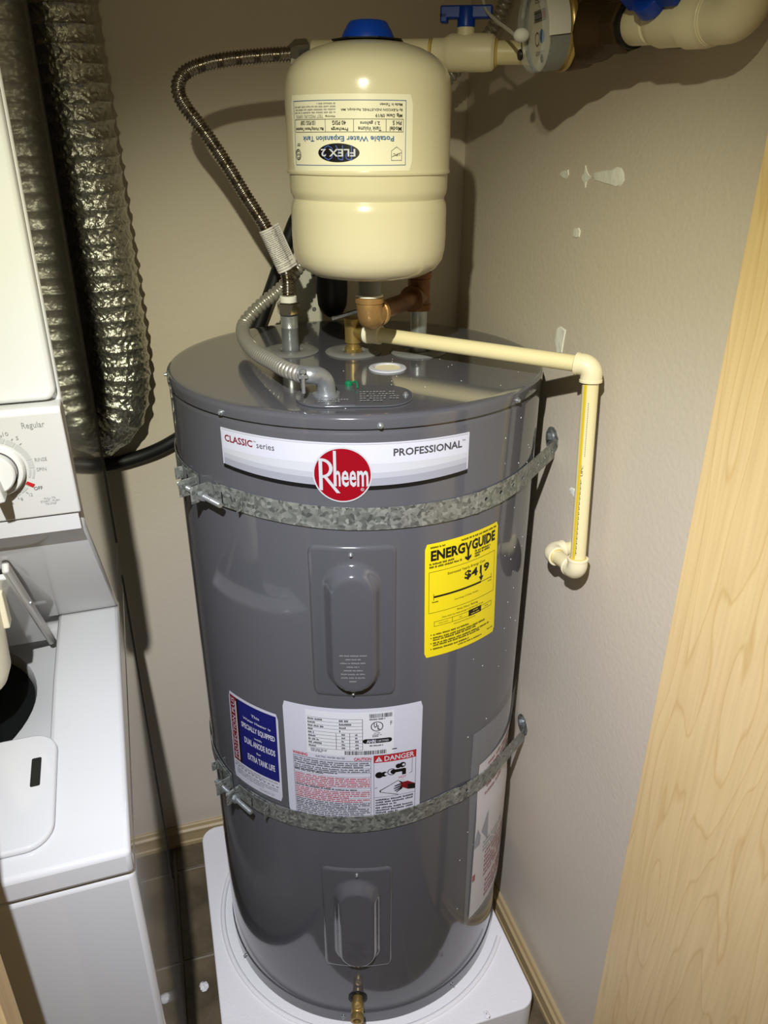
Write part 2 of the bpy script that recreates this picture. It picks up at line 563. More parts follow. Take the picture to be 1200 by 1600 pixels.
# spackle marks on the right wall
def patch(pts, z=0.0012):
    n = len(pts)
    cyx = sum(p[0] for p in pts) / n; cz = sum(p[1] for p in pts) / n
    mb = MB()
    vs = [(XW, p[0], p[1]) for p in pts] + [(XW - z, cyx + (p[0] - cyx) * 0.9, cz + (p[1] - cz) * 0.9) for p in pts]
    fs = [(i, (i + 1) % n, n + (i + 1) % n, n + i) for i in range(n)] + [tuple(range(n, 2 * n))]
    return obj('plaster_patch', mb.add(vs, fs), M_PLASTER, None, smooth=30)
def blob(y0, y1, z0, z1, jag, n=26, wf=None):
    pts = []
    for k in range(n):
        a = 2 * math.pi * k / n
        j = 1 + random.uniform(-jag, jag)
        y = (y0 + y1) / 2 + (y1 - y0) / 2 * math.cos(a) * j
        s = wf(y) if wf else 1
        pts.append((y, (z0 + z1) / 2 + (z1 - z0) / 2 * math.sin(a) * j * s))
    return pts
for pp in ([(-0.1308, 1.5393), (-0.1377, 1.5428), (-0.1572, 1.5451), (-0.1761, 1.5468), (-0.1893, 1.5507), (-0.1996, 1.5498), (-0.2069, 1.5443), (-0.2102, 1.5363), (-0.2044, 1.5302), (-0.1951, 1.527), (-0.1804, 1.5291), (-0.1656, 1.5302), (-0.1503, 1.532), (-0.1374, 1.5329)] ,
[(-0.1049, 1.5372), (-0.1109, 1.5412), (-0.1113, 1.5512), (-0.1167, 1.5438), (-0.123, 1.5391), (-0.1297, 1.5373), (-0.1243, 1.5334), (-0.1187, 1.5302), (-0.1173, 1.5225), (-0.1122, 1.5286), (-0.1066, 1.5317)] ,
[(-0.0407, 1.537), (-0.0474, 1.5418), (-0.066, 1.5444), (-0.0687, 1.5372), (-0.0613, 1.5317), (-0.051, 1.5332)] ,
[(-0.0974, 1.4682), (-0.1115, 1.4705), (-0.1162, 1.4667), (-0.1152, 1.4587), (-0.1062, 1.4564), (-0.0984, 1.4583)] ,
[(-0.0779, 1.3231), (-0.0894, 1.3279), (-0.1052, 1.3258), (-0.1024, 1.3102), (-0.1005, 1.29), (-0.0857, 1.2855), (-0.0803, 1.296), (-0.0754, 1.3042)] ,
           blob(-0.2, -0.165, 1.085, 1.0965, 0.3)):
    q = patch(pp)
    q.parent = wr

# folded closet doors
dr = struct(obj('door_1', MB().box(0.262, 0.2965, -1.02, -0.486, 0.012, 2.05), M_MAPLE, smooth=0, bevel=0.001), 'pale maple closet door leaf folded back against the right wall')
mb = MB().box(-0.86, -0.496, -0.634, -0.600, 0.012, 2.05)
struct(obj('door_2', mb, M_MAPLE, smooth=0, bevel=0.001), 'maple closet door leaf at the lower left beside the washer')

# ------------------------------------------------------------------ foam base
ZB = 0.085
def rrect(x0, x1, y0, y1, r, n=8):
    P = []
    for cx_, cy_, a0 in ((x1 - r, y0 + r, -90), (x1 - r, y1 - r, 0), (x0 + r, y1 - r, 90), (x0 + r, y0 + r, 180)):
        for k in range(n + 1):
            a = R_(a0 + 90 * k / n)
            P.append((cx_ + r * math.cos(a), cy_ + r * math.sin(a)))
    return P
fb = thing('foam_block', 'white foam block with rounded corners under the water heater', 'foam block', (-0.035, -0.03, 0))
o = obj('body', MB().prism(rrect(-0.331, 0.257, -0.336, 0.272, 0.035), 0.0, ZB, lambda a, b, h: (a, b, h)), M_FOAM, fb, bevel=0.003)
# shallow moulded ring around the heater
ringp = [cy(t_, ZB + 0.0005, 0.3055) for t_ in np.linspace(-150, 52, 90)]
obj('moulded_ring', MB().tube(ringp, 0.0052, 10), M_FOAM, fb, smooth=80)

# ------------------------------------------------------------------ water heater
RJ, ZL = 0.282, 1.280
wh = thing('water_heater', 'tall grey cylindrical electric water heater with red round logo and yellow energy label', 'water heater', (0, 0, ZB))
obj('tank_jacket', MB().lathe([(RJ, ZB + 0.028), (RJ, 1.2535), (RJ - 0.001, 1.2565), (RJ - 0.0025, 1.2590), (RJ - 0.0025, 1.268)], 128), M_PAINT, wh)
obj('bottom_pan', MB().lathe([(0.279, ZB), (0.2832, ZB + 0.001), (0.2837, ZB + 0.0295), (0.2825, ZB + 0.0305), (0.281, ZB + 0.0305)], 128), M_PAINT, wh)
lid = obj('top_lid', MB().lathe([(0.2815, 1.2632), (0.2836, 1.2635), (0.2838, 1.2735), (0.2830, 1.2768), (0.2805, 1.2792), (0.2775, ZL), (0.268, 1.2795), (0.02, 1.2795)], 128, cap0=False), M_PAINT, wh)

def screw(th, z, r, parent, rad=0.0042):
    mb = MB()
    p = cy(th, z, r); n = cy(th, 0, 1.0)
    mb.lathe([(rad, 0), (rad, 0.0012), (rad * 0.62, 0.0013), (rad * 0.62, 0.0042), (rad * 0.35, 0.0050)], 12, p, n)
    return obj('screw', mb, M_ZINC, parent)
for k in range(-2, 2):
    screw(-8.9 + 43.4 * k, 1.2675, 0.2836, wh)
for th in (-72.0, -22.9, 22.2):
    screw(th, 0.1005, 0.2836, wh, 0.0034)

# element covers: pressed steel panel with a raised obround
def cover(name, thc, z0, z1, hw, emb, zo, zi):
    """emb: relief height, zo outer obround z-range / half width, zi inner"""
    H = z1 - z0; rc = 0.012
    rows = sorted(set([0, 0.0015, 0.004, 0.007, 0.012] + [0.012 + (H - 0.024) * i / 70 for i in range(71)] + [H - 0.012, H - 0.007, H - 0.004, H - 0.0015, H]))
    NU = 56
    vs, fs = [], []
    def sd(u, z, rng_, w):          # distance outside an obround
        a, b = rng_
        zc = min(max(z, a + w), b - w)
        return math.hypot(u, z - zc) - w
    for s in rows:
        d = min(s, H - s)
        e = 0.0 if d >= rc else rc - math.sqrt(max(0, rc * rc - (rc - d) ** 2))
        for i in range(NU + 1):
            t = -1 + 2 * i / NU
            t = math.copysign(1 - (1 - abs(t)) ** 1.15, t)
            u = t * (hw - e)
            edge = min(d, hw - e - abs(u))
            h = 0.0036 * math.sin(min(1, edge / 0.0045) * math.pi / 2) - 0.0004
            do = sd(u, z0 + s, zo[:2], zo[2]); di = sd(u, z0 + s, zi[:2], zi[2])
            if do < 0:
                q = 1.0 if di <= 0 else do / (do - di)
                q = q * q * (3 - 2 * q)
                h += emb * q
            vs.append(cy(thc + math.degrees(u / RJ), z0 + s, RJ + h))
    n = NU + 1
    for j in range(len(rows) - 1):
        for i in range(NU):
            a = j * n + i
            fs.append((a, a + 1, a + n + 1, a + n))
    c = obj(name, MB().add(vs, fs), M_PAINT, wh, smooth=60)
    return c
c1 = cover('element_cover', -16.5, 0.8550, 1.1022, 0.0598, 0.016, (0.868, 1.080, 0.0405), (0.879, 1.060, 0.0240))
c2 = cover('element_cover', -16.9, 0.2470, 0.4985, 0.0600, 0.016, (0.262, 0.476, 0.0405), (0.273, 0.455, 0.0240))
for c, zs in ((c1, (1.0905, 0.8635)), (c2, (0.4868, 0.2555))):
    for z in zs: screw(-16.8, z, RJ + 0.003, c, 0.0032)
for c, za, thc in ((c1, 0.893, -16.5), (c2, 0.288, -16.9)):
    fn = lambda u, v, h, za=za, thc=thc: cy(thc + math.degrees((u - 0.5) * 0.036 / RJ), za + 0.05 * (1 - v), RJ + 0.0194 + h)
    L = Label(fn, 0.036, 0.05)
    for i, wd in enumerate((1.0, 0.55, 0.95, 0.5, 0.7, 0.9, 0.9, 0.3)):
        L.fine('grey_print_small' if c is c1 else 'grey_enamel', 0.5 - wd / 2, i / 8 + 0.02, 0.5 + wd / 2, (i + 0.62) / 8, 1, fill=0.8, last=1.0)  # upper cover: glints on the raised letters painted in as lighter grey marks
    L.build(c, {'grey_print_small': 'embossed_lettering', 'grey_enamel': 'embossed_lettering'})

# --- brand label
W_B = R_(69.1) * RJ
bl_fn = quad([(-53.2, 1.2470), (15.9, 1.2445), (15.9, 1.1800), (-53.2, 1.1825)], RJ + 0.0006)
def bot(u):      # lower edge of the white field in v
    return 0.775 + 0.125 * (1 - ((u - 0.52) / 0.52) ** 2)
mbb = MB(); vs, fs = [], []
for i in range(61):
    u = i / 60; b = bot(u)
    vs += [bl_fn(u, 0, 0), bl_fn(u, b * 0.5, 0), bl_fn(u, b, 0)]
for i in range(60):
    for j in range(2):
        a = 3 * i + j
        fs.append((a, a + 1, a + 4, a + 3))
bl = obj('brand_label', mbb.add(vs, fs), M_WHITE_LAB, wh, smooth=60, label='white and grey curved brand label with red logo disc')
LB = Label(bl_fn, W_B, 0.0645)
def strip(c, f0, f1, lay, u0=0.0, u1=1.0, n=60):
    vs, fs = [], []
    for i in range(n + 1):
        u = u0 + (u1 - u0) * i / n
        vs += [bl_fn(u, f0(u), 0.0002 * lay), bl_fn(u, f1(u), 0.0002 * lay)]
    for i in range(n):
        fs.append((2 * i, 2 * i + 1, 2 * i + 3, 2 * i + 2))
    LB.mb(c).add(vs, fs)
strip('pale_grey_print', lambda u: min(bot(u), 0.43), bot, 1)
strip('mid_grey_print', lambda u: min(bot(u), 0.53 + 0.10 * math.sin(u * math.pi)), bot, 2)
strip('grey_print', lambda u: min(bot(u), 0.635 + 0.11 * math.sin(u * math.pi)), bot, 3)
strip('black_print', bot, lambda u: bot(u) + 0.085, 2)
LB.rect('silver_sticker', 0, 0, 1, 0.028, 4); LB.rect('silver_sticker', 0, 0, 0.006, 0.78, 4); LB.rect('silver_sticker', 0.994, 0, 1, 0.78, 4)
LB.text('maroon_print', 'CLASSIC', 0.018, 0.13, 0.152, 0.275, 0.02)
LB.text('dark_grey_print', 'series', 0.170, 0.15, 0.245, 0.27)
LB.text('dark_grey_print', 'TM', 0.155, 0.13, 0.168, 0.16)
LB.text('dark_grey_print', 'PROFESSIONAL', 0.690, 0.135, 0.968, 0.290, 0.02)
LB.text('dark_grey_print', 'TM', 0.968, 0.13, 0.982, 0.165)
LB.build(bl, {'black_print': 'black_line', 'pale_grey_print': 'grey_swoosh', 'mid_grey_print': 'grey_swoosh', 'grey_print': 'grey_swoosh', 'silver_sticker': 'silver_border'})
# round logo: two coaxial discs slightly domed, letters on top
RL = 0.0374
lg_fn = lambda u, v, h: cy(-18.55 + math.degrees((u - 0.5) * 2 * RL / RJ), 1.2032 + (0.5 - v) * 2 * RL, RJ + 0.0016 + h)
def ldisc(r0, r1, h, n=64, rings=8):
    mb = MB(); vs, fs = [], []
    for j in range(rings + 1):
        r = r0 + (r1 - r0) * j / rings
        for k in range(n):
            a = 2 * math.pi * k / n
            vs.append(lg_fn(0.5 + r * math.cos(a) / (2 * RL), 0.5 - r * math.sin(a) / (2 * RL), h))
    for j in range(rings):
        for k in range(n):
            k2 = (k + 1) % n
            fs.append((j * n + k, (j + 1) * n + k, (j + 1) * n + k2, j * n + k2))
    return mb.add(vs, fs)
obj('logo_ring', ldisc(0.0001, RL, 0.0), M_LOGOS, bl, smooth=60, label='silver ring of the round logo')
obj('logo_disc', ldisc(0.0001, RL * 0.945, 0.0004), M_LOGO, bl, smooth=60, label='brushed red logo disc')
LG = Label(lg_fn, 2 * RL, 2 * RL)
def zx(x): return 0.5 + (x - 575) / 524.0 * 0.985
def zy(y): return 0.5 + (y - 485) / 524.0
LG.rect('silver_logo_foil', zx(368), zy(330), zx(400), zy(632), 6)
def bowl(xc, yc, rx, ry, t, n=20):
    vs, fs = [], []
    for k in range(n + 1):
        a = R_(-90 + 180 * k / n)
        vs += [(zx(xc + rx * math.cos(a)), zy(yc + ry * math.sin(a))), (zx(xc + (rx - t) * math.cos(a)), zy(yc + (ry - t * 0.85) * math.sin(a)))]
    for k in range(n): fs.append((2 * k, 2 * k + 1, 2 * k + 3, 2 * k + 2))
    LG.mb('silver_logo_foil').add(LG.pts(vs, 6), fs)
bowl(398, 422, 94, 92, 31)
LG.rect('silver_logo_foil', zx(398), zy(330), zx(402), zy(357), 6)
LG.poly('silver_logo_foil', [(zx(404), zy(500)), (zx(440), zy(500)), (zx(556), zy(655)), (zx(522), zy(655))], 6)
LG.rect('silver_logo_foil', zx(498), zy(256), zx(524), zy(590), 6)
LG.text('silver_logo_foil', 'n', zx(505), zy(440), zx(560), zy(590), 0.02, 6)
LG.text('silver_logo_foil', 'e', zx(568), zy(438), zx(634), zy(594), 0.02, 6)
LG.text('silver_logo_foil', 'e', zx(638), zy(438), zx(699), zy(594), 0.02, 6)
LG.text('silver_logo_foil', 'm', zx(706), zy(440), zx(806), zy(592), 0.02, 6)
LG.disc('silver_logo_foil', zx(752), zy(620), 0.0021, 6, 0.0016, 16)
LG.text('silver_logo_foil', 'R', zx(745), zy(612), zx(760), zy(628), 0, 6)
LG.build(bl, {'silver_logo_foil': 'logo_lettering'})

# --- yellow energy label
yw, yh = 0.1325, 0.188
y_fn = quad([(3.6, 1.0940), (29.8, 1.0956), (31.9, 0.9040), (4.4, 0.9085)], RJ + 0.0006)
yl = obj('energy_label', sheet(y_fn, 20, 24, 0.003, yw, yh), M_YELLOW, wh, smooth=60, label='bright yellow energy guide sticker with black print')
LY = Label(y_fn, yw, yh)
K = 'black_print'
LY.fine(K, 0.06, 0.022, 0.24, 0.04, 1, fill=0.8, last=1); LY.fine(K, 0.44, 0.022, 0.965, 0.04, 1, fill=0.8, last=1)
LY.text(K, 'ENERG', 0.065, 0.056, 0.488, 0.144, 0.04); LY.text(K, 'GUIDE', 0.582, 0.056, 0.945, 0.144, 0.04)
LY.poly(K, [(0.488, 0.062), (0.512, 0.062), (0.534, 0.11), (0.556, 0.062), (0.582, 0.062), (0.547, 0.13), (0.547, 0.188), (0.575, 0.176), (0.580, 0.194), (0.534, 0.222), (0.488, 0.194), (0.493, 0.176), (0.521, 0.188), (0.521, 0.13)], 3)
LY.fine(K, 0.05, 0.158, 0.36, 0.178, 1, fill=0.8, last=1); LY.fine(K, 0.05, 0.184, 0.46, 0.204, 1, fill=0.8, last=1)
LY.fine(K, 0.63, 0.152, 0.87, 0.218, 3, fill=0.7, last=0.3)
LY.frame(K, 0.045, 0.235, 0.955, 0.595, 0.0005)
LY.text(K, 'Estimated Yearly Energy Cost', 0.27, 0.268, 0.79, 0.295)
LY.text(K, '$419', 0.49, 0.306, 0.86, 0.388, 0.03)
LY.rect(K, 0.105, 0.455, 0.905, 0.459); LY.rect(K, 0.105, 0.448, 0.735, 0.464)
LY.rect(K, 0.101, 0.43, 0.106, 0.485); LY.rect(K, 0.902, 0.425, 0.907, 0.47)
LY.poly(K, [(0.70, 0.405), (0.77, 0.405), (0.735, 0.448)], 3); LY.rect(K, 0.725, 0.38, 0.745, 0.41)
LY.fine(K, 0.085, 0.490, 0.16, 0.509, 1, last=1); LY.fine(K, 0.85, 0.475, 0.91, 0.49, 1, last=1)
LY.text(K, 'Cost Range of Similar Models', 0.36, 0.517, 0.69, 0.533)
LY.text(K, 'First Hour Rating', 0.40, 0.612, 0.69, 0.636)
LY.text(K, '(How much hot water you get in the first hour of use)', 0.205, 0.645, 0.78, 0.664)
LY.frame(K, 0.11, 0.678, 0.925, 0.722, 0.0005)
LY.rect(K, 0.335, 0.678, 0.34, 0.722); LY.rect(K, 0.56, 0.672, 0.75, 0.728)
LY.text(K, 'very small', 0.165, 0.693, 0.28, 0.706); LY.text(K, 'low', 0.43, 0.692, 0.465, 0.705); LY.fine(K, 0.81, 0.692, 0.87, 0.706, 1, last=1)
LY.fine('yellow_paper', 0.62, 0.68, 0.70, 0.694, 1, 4, last=1); LY.fine('yellow_paper', 0.59, 0.703, 0.72, 0.718, 1, 4, last=1)
LY.text(K, 'Estimated Yearly Electricity Use', 0.36, 0.738, 0.66, 0.752)
for v, w_, n in ((0.785, 0.6, 1), (0.815, 0.72, 2), (0.865, 0.8, 2), (0.918, 0.6, 1)):
    LY.disc(K, 0.075, v + 0.009, 0.0009, 3, 0, 10)
    LY.fine(K, 0.10, v, 0.10 + w_, v + 0.02 * n, n, fill=0.7, last=0.8)
LY.fine(K, 0.42, 0.945, 0.78, 0.962, 1, fill=0.7, last=1); LY.fine(K, 0.86, 0.93, 0.97, 0.943, 1, fill=0.7, last=1)
LY.build(yl, {})

# --- rating and warning label
rw, rh = R_(43.4) * RJ, 0.228
r_fn = quad([(-39.1, 0.8310), (4.4, 0.8325), (4.25, 0.604), (-39.1, 0.604)], RJ + 0.0006)
rl = obj('rating_label', sheet(r_fn, 30, 20, 0.003, rw, rh), M_WHITE_LAB, wh, smooth=60, label='large white rating and warning sticker')
LR = Label(r_fn, rw, rh)
def px(zx_): return (zx_ - 55) / 1095.0
def py(zx_, zy_):
    t = 135 - 65 * ((zx_ - 600) / 545.0) ** 2
    return (zy_ - t) / 880.0 * 0.97
LR.rect('bright_sticker', 0.172, 0.030, 0.792, 0.395, 1)
for i in range(9):
    v = 0.085 + i * 0.0285
    LR.rect(K, 0.185, v, 0.572, v + 0.002)
    LR.fine(K, 0.187, v + 0.006, 0.187 + random.uniform(0.04, 0.12), v + 0.024, 1, fill=0.75, last=1)
    if i < 4:
        LR.fine(K, 0.41, v + 0.005, 0.41 + (0.07, 0.1, 0.06, 0.015)[i], v + 0.024, 1, fill=0.8, last=1)
    else:
        LR.fine(K, 0.425, v + 0.006, 0.455, v + 0.023, 1, fill=0.8, last=1); LR.fine(K, 0.52, v + 0.006, 0.55, v + 0.023, 1, fill=0.8, last=1)
LR.rect(K, 0.185, 0.342, 0.572, 0.344); LR.rect(K, 0.385, 0.2, 0.388, 0.343); LR.rect(K, 0.480, 0.2, 0.483, 0.343); LR.rect(K, 0.570, 0.085, 0.573, 0.343)
LR.fine(K, 0.20, 0.348, 0.32, 0.38, 3, fill=0.6)
u = 0.62
while u < 0.775:
    w_ = random.choice((0.002, 0.003, 0.005)); LR.rect(K, u, 0.045, u + w_, 0.078); u += w_ + random.choice((0.002, 0.0035))
LR.fine(K, 0.62, 0.082, 0.73, 0.096, 1, fill=0.8, last=1)
u = 0.445
while u < 0.735:
    w_ = random.choice((0.003, 0.004, 0.007)); LR.rect(K, u, 0.352, u + w_, 0.386); u += w_ + random.choice((0.003, 0.005))
LR.disc(K, 0.672, 0.150, 0.0093, 2, 0.0080, 32)
LR.text(K, 'U', 0.650, 0.120, 0.672, 0.158, 0.03); LR.text(K, 'L', 0.676, 0.138, 0.694, 0.176, 0.03)
LR.text(K, 'LISTED', 0.65, 0.200, 0.695, 0.209, 0.01); LR.fine(K, 0.64, 0.214, 0.705, 0.238, 2, fill=0.6)
LR.rect(K, 0.592, 0.252, 0.758, 0.290); LR.disc(K, 0.592, 0.271, 0.00433, 2); LR.disc(K, 0.758, 0.271, 0.00433, 2)
LR.text('white_sticker', 'AHRI', 0.598, 0.258, 0.665, 0.285, 0.03, 4); LR.text('white_sticker', 'CERTIFIED', 0.672, 0.263, 0.755, 0.280, 0.0, 4)
LR.fine(K, 0.62, 0.302, 0.72, 0.316, 1, fill=0.8, last=1); LR.rect(K, 0.78, 0.352, 0.815, 0.360); LR.fine(K, 0.765, 0.11, 0.78, 0.15, 3, fill=0.8)
LR.text('red_print', 'WARNING', 0.058, 0.404, 0.172, 0.432, 0.03); LR.text(K, 'ELECTRIC WATER HEATER', 0.235, 0.408, 0.445, 0.424); LR.text('red_print', 'CAUTION', 0.508, 0.408, 0.632, 0.435, 0.03)
LR.frame(K, 0.060, 0.440, 0.630, 1.0, 0.0005)
rows = [(0.452, 3, K), (0.510, 3, K), (0.555, 1, K), (0.590, 6, 'red_print'), (0.690, 1, K), (0.712, 4, 'red_print'), (0.782, 2, 'red_print'), (0.818, 3, K), (0.868, 4, K), (0.938, 3, K)]
for v, n, cc in rows:
    LR.fine(cc, 0.068, v, 0.622, v + 0.0172 * n, n, fill=0.62, last=random.uniform(0.4, 0.95))
    LR.rect(K, 0.062, v - 0.006, 0.628, v - 0.0045)
D0, D1 = 0.648, 0.960
LR.rect('red_print', D0, 0.398, D1, 0.462); LR.frame(K, D0, 0.398, D1, 0.985, 0.0005, 3)
LR.poly('white_sticker', [(0.685, 0.408), (0.712, 0.452), (0.658, 0.452)], 4); LR.rect('red_print', 0.683, 0.422, 0.687, 0.440, 5); LR.rect('red_print', 0.683, 0.443, 0.687, 0.448, 5)
LR.text('white_sticker', 'DANGER', 0.725, 0.408, 0.945, 0.452, 0.02, 4)
LR.disc(K, 0.688, 0.572, 0.0062, 3); LR.disc(K, 0.725, 0.568, 0.0050, 3); LR.disc('white_sticker', 0.738, 0.568, 0.0028, 4, 0.0, 6)
LR.disc(K, 0.828, 0.512, 0.0045, 3); LR.disc(K, 0.858, 0.508, 0.0052, 3); LR.disc('white_sticker', 0.866, 0.508, 0.0025, 4, 0.0, 6)
LR.disc(K, 0.778, 0.556, 0.0066, 3, 0.0054); LR.disc(K, 0.790, 0.556, 0.0044, 3); LR.rect(K, 0.79, 0.540, 0.872, 0.566, 3); LR.rect(K, 0.856, 0.545, 0.885, 0.596, 3); LR.disc(K, 0.868, 0.556, 0.0038, 3)
LR.poly(K, [(0.655, 0.690), (0.93, 0.590), (0.93, 0.593), (0.655, 0.694)], 2); LR.rect(K, 0.93, 0.464, 0.9325, 0.592)
LR.poly(K, [(0.690, 0.715), (0.83, 0.640), (0.832, 0.644), (0.700, 0.716), (0.70, 0.728), (0.83, 0.770), (0.826, 0.774), (0.692, 0.730)], 2)
LR.text('red_print', 'HOT', 0.832, 0.606, 0.888, 0.626)
LR.rect('pale_grey_print', 0.85, 0.63, 0.872, 0.665, 3)
LR.poly('maroon_print', [(0.845, 0.665), (0.90, 0.662), (0.958, 0.700), (0.958, 0.745), (0.90, 0.735), (0.85, 0.705)], 4)
LR.poly(K, [(0.90, 0.690), (0.958, 0.700), (0.958, 0.745), (0.90, 0.735)], 5)
for a, b in (((0.800, 0.690), 0.672), ((0.796, 0.712), 0.690), ((0.802, 0.732), 0.703), ((0.815, 0.745), 0.712), ((0.832, 0.648), 0.668)):
    LR.poly(K, [(a[0], a[1] - 0.004), (0.86, b - 0.005), (0.86, b + 0.008), (a[0], a[1] + 0.004)], 4)
LR.rect(K, D0, 0.775, D1, 0.777)
for v, n in ((0.787, 3), (0.860, 3), (0.93, 2)):
    LR.fine(K, 0.662, v, 0.948, v + 0.023 * n, n, fill=0.62, last=0.6)
LR.build(rl, {'bright_sticker': 'inner_sticker'})

# --- blue sticker on the left
bw, bh = R_(21.7) * RJ, 0.180
b_fn = quad([(-62.3, 0.7990), (-41.1, 0.7990), (-41.5, 0.6205), (-63.6, 0.6165)], RJ + 0.0006)
bs = obj('protection_label', sheet(b_fn, 14, 16, 0.003, bw, bh), M_WHITE_LAB, wh, smooth=60, label='navy blue sticker with red strip and white lettering')
LS = Label(b_fn, bw, bh)
LS.rect('navy_print', 0.21, 0.03, 0.965, 0.775, 1); LS.rect('maroon_print', 0.025, 0.03, 0.19, 0.775, 1); LS.rect(K, 0.185, 0.03, 0.225, 0.775, 2)
LS.text('white_sticker', 'PROTECTION PLUS', 0.055, 0.05, 0.135, 0.745, 0.0, 3, rot=90); LS.rect('silver_sticker', 0.150, 0.07, 0.178, 0.75, 3)
for t, v0, v1, u0, u1, bo in (('This', 0.115, 0.145, 0.50, 0.66, 0.02), ('Water Heater is', 0.185, 0.212, 0.32, 0.86, 0.02), ('SPECIALLY EQUIPPED', 0.255, 0.325, 0.275, 0.93, 0.03),
                           ('with', 0.365, 0.387, 0.53, 0.68, 0.02), ('DUAL ANODE RODS', 0.415, 0.485, 0.32, 0.92, 0.03), ('for', 0.53, 0.555, 0.56, 0.65, 0.02), ('EXTRA TANK LIFE', 0.595, 0.665, 0.37, 0.90, 0.03)):
    LS.text('white_sticker', t, u0, v0, u1, v1, bo, 3)
for i in range(12): LS.rect(K, 0.03 + i * 0.079, 0.838, 0.072 + i * 0.079, 0.846)
LS.fine('grey_print_small', 0.05, 0.788, 0.95, 0.832, 2, fill=0.6); LS.fine('grey_print_small', 0.08, 0.86, 0.93, 0.93, 3, fill=0.6); LS.text('grey_print_small', '02-0422127', 0.58, 0.945, 0.86, 0.97)
LS.build(bs, {'navy_print': 'navy_field', 'maroon_print': 'red_strip', 'silver_sticker': 'silver_bar'})

# --- things screwed into the lid
def collar(x, y):
    return obj('pipe_collar', MB().lathe([(0.044, 0), (0.0445, 0.0012), (0.041, 0.0034), (0.028, 0.0042), (0.020, 0.0030), (0.0175, 0.0)], 48, (x, y, ZL - 0.0006), cap0=False, cap1=False), M_GASKET, wh)
NL, NT, NR = (-0.089, 0.068), (0.005, 0.036), (0.103, 0.008)
for x, y in (NL, NT, NR): collar(x, y)
obj('pipe_nipple', MB().lathe([(0.0132, 0), (0.0132, 0.040), (0.0138, 0.041), (0.0138, 0.0425), (0.0132, 0.0435), (0.0136, 0.056), (0.0136, 0.060)], 32, (NL[0], NL[1], ZL - 0.004)), M_ZINC, wh, label='zinc-plated outlet nipple')
obj('pipe_nipple', MB().lathe([(0.0132, 0), (0.0132, 0.074)], 32, (NR[0], NR[1], ZL - 0.004)), M_ZINC, wh, label='zinc-plated inlet nipple')
pg = obj('foam_plug', MB().lathe([(0.0275, 0), (0.0278, 0.0010), (0.0268, 0.0022), (0.0205, 0.0030), (0.0190, 0.0022), (0.0185, 0.0006)], 48, (0.028, -0.074, ZL - 0.0004), cap0=False, cap1=False), M_SILVER, wh, label='pale oval-looking plug set in the lid')
obj('plug_center', MB().lathe([(0.0188, 0.0004), (0.0188, 0.0010), (0.0005, 0.0010)], 48, (0.028, -0.074, ZL - 0.0004), cap0=False), M_CPVC2, pg)
# junction box cover: two overlapping plates
jc = (-0.058, -0.198, ZL)
ja = R_(-14)
def jf(a, b, h):
    return (jc[0] + a * math.cos(ja) - b * math.sin(ja), jc[1] + a * math.sin(ja) + b * math.cos(ja), ZL + h)
jb = obj('junction_cover', MB().prism(rrect(-0.073, 0.079, -0.042, 0.050, 0.040, 10), 0.0, 0.0018, jf), M_PAINT, wh, bevel=0.0005)
obj('cover_flap', MB().prism([(-0.072, -0.005), (-0.070, -0.018), (-0.060, -0.032), (-0.046, -0.0395), (0.004, -0.0415), (0.004, 0.0495), (-0.046, 0.0475), (-0.060, 0.040), (-0.070, 0.026), (-0.072, 0.012)], 0.0018, 0.0032, jf), M_PAINT, jb)
Lj = Label(lambda u, v, h: jf(-0.045 + 0.11 * u, 0.022 - 0.055 * v, 0.0033 + h), 0.11, 0.055)
Lj.fine('grey_print_small', 0.50, 0.1, 0.98, 0.95, 5, fill=0.45); Lj.fine('grey_print_small', 0.02, 0.7, 0.40, 0.98, 2, fill=0.45)
Lj.build(jb, {'grey_print_small': 'embossed_lettering'})
def topscrew(a, b, par, h=0.0018):
    p = jf(a, b, h)
    return obj('screw', MB().lathe([(0.0042, 0), (0.0042, 0.001), (0.0026, 0.0011), (0.0026, 0.0035), (0.0015, 0.0042)], 12, p), M_ZINC, par)
topscrew(0.070, 0.002, jb); topscrew(-0.030, -0.036, jb, 0.0032)
obj('ground_screw', MB().lathe([(0.005, 0), (0.005, 0.004), (0.0035, 0.006), (0.001, 0.0065)], 10, jf(-0.004, 0.044, 0.0032)).tube(crom([jf(-0.001, 0.044, 0.0065), jf(0.006, 0.039, 0.0095), jf(0.008, 0.031, 0.003)], 4), 0.0012, 8), M_GREEN, jb, label='green ground screw and wire')

# relief valve
tv = obj('relief_valve', MB().lathe([(0.0118, 0.0), (0.0118, 0.012), (0.0098, 0.0125), (0.0098, 0.016), (0.0128, 0.0185), (0.0128, 0.047), (0.0136, 0.0475), (0.0136, 0.0555), (0.0115, 0.0565)], 28, (NT[0], NT[1], ZL - 0.003)), M_BRASS, wh, label='brass relief valve with side outlet')
TPD = np.array([0.257, -0.2775, -0.003]); TPD /= np.linalg.norm(TPD)
TP0 = np.array([NT[0], NT[1], 1.3125])
obj('outlet', MB().lathe([(0.0105, 0.0), (0.0115, 0.016), (0.0145, 0.021), (0.0145, 0.026)], 28, TP0, TPD), M_BRASS, tv)
hx = MB(); hx.lathe([(0.0145, 0), (0.0145, 0.008)], 6, (NT[0], NT[1], ZL - 0.002)); obj('hex_base', hx, M_BRASS, tv, smooth=0)
lv = MB()
lv.obox((NT[0] - 0.010, NT[1] - 0.010, 1.3415), (0.024, -0.007, 0.0075), (0.0012, 0.0042, 0.0), (-0.0006, 0.0, 0.0022))
obj('lever', lv, M_CHROME, tv, bevel=0.0006, label='flat steel test lever')

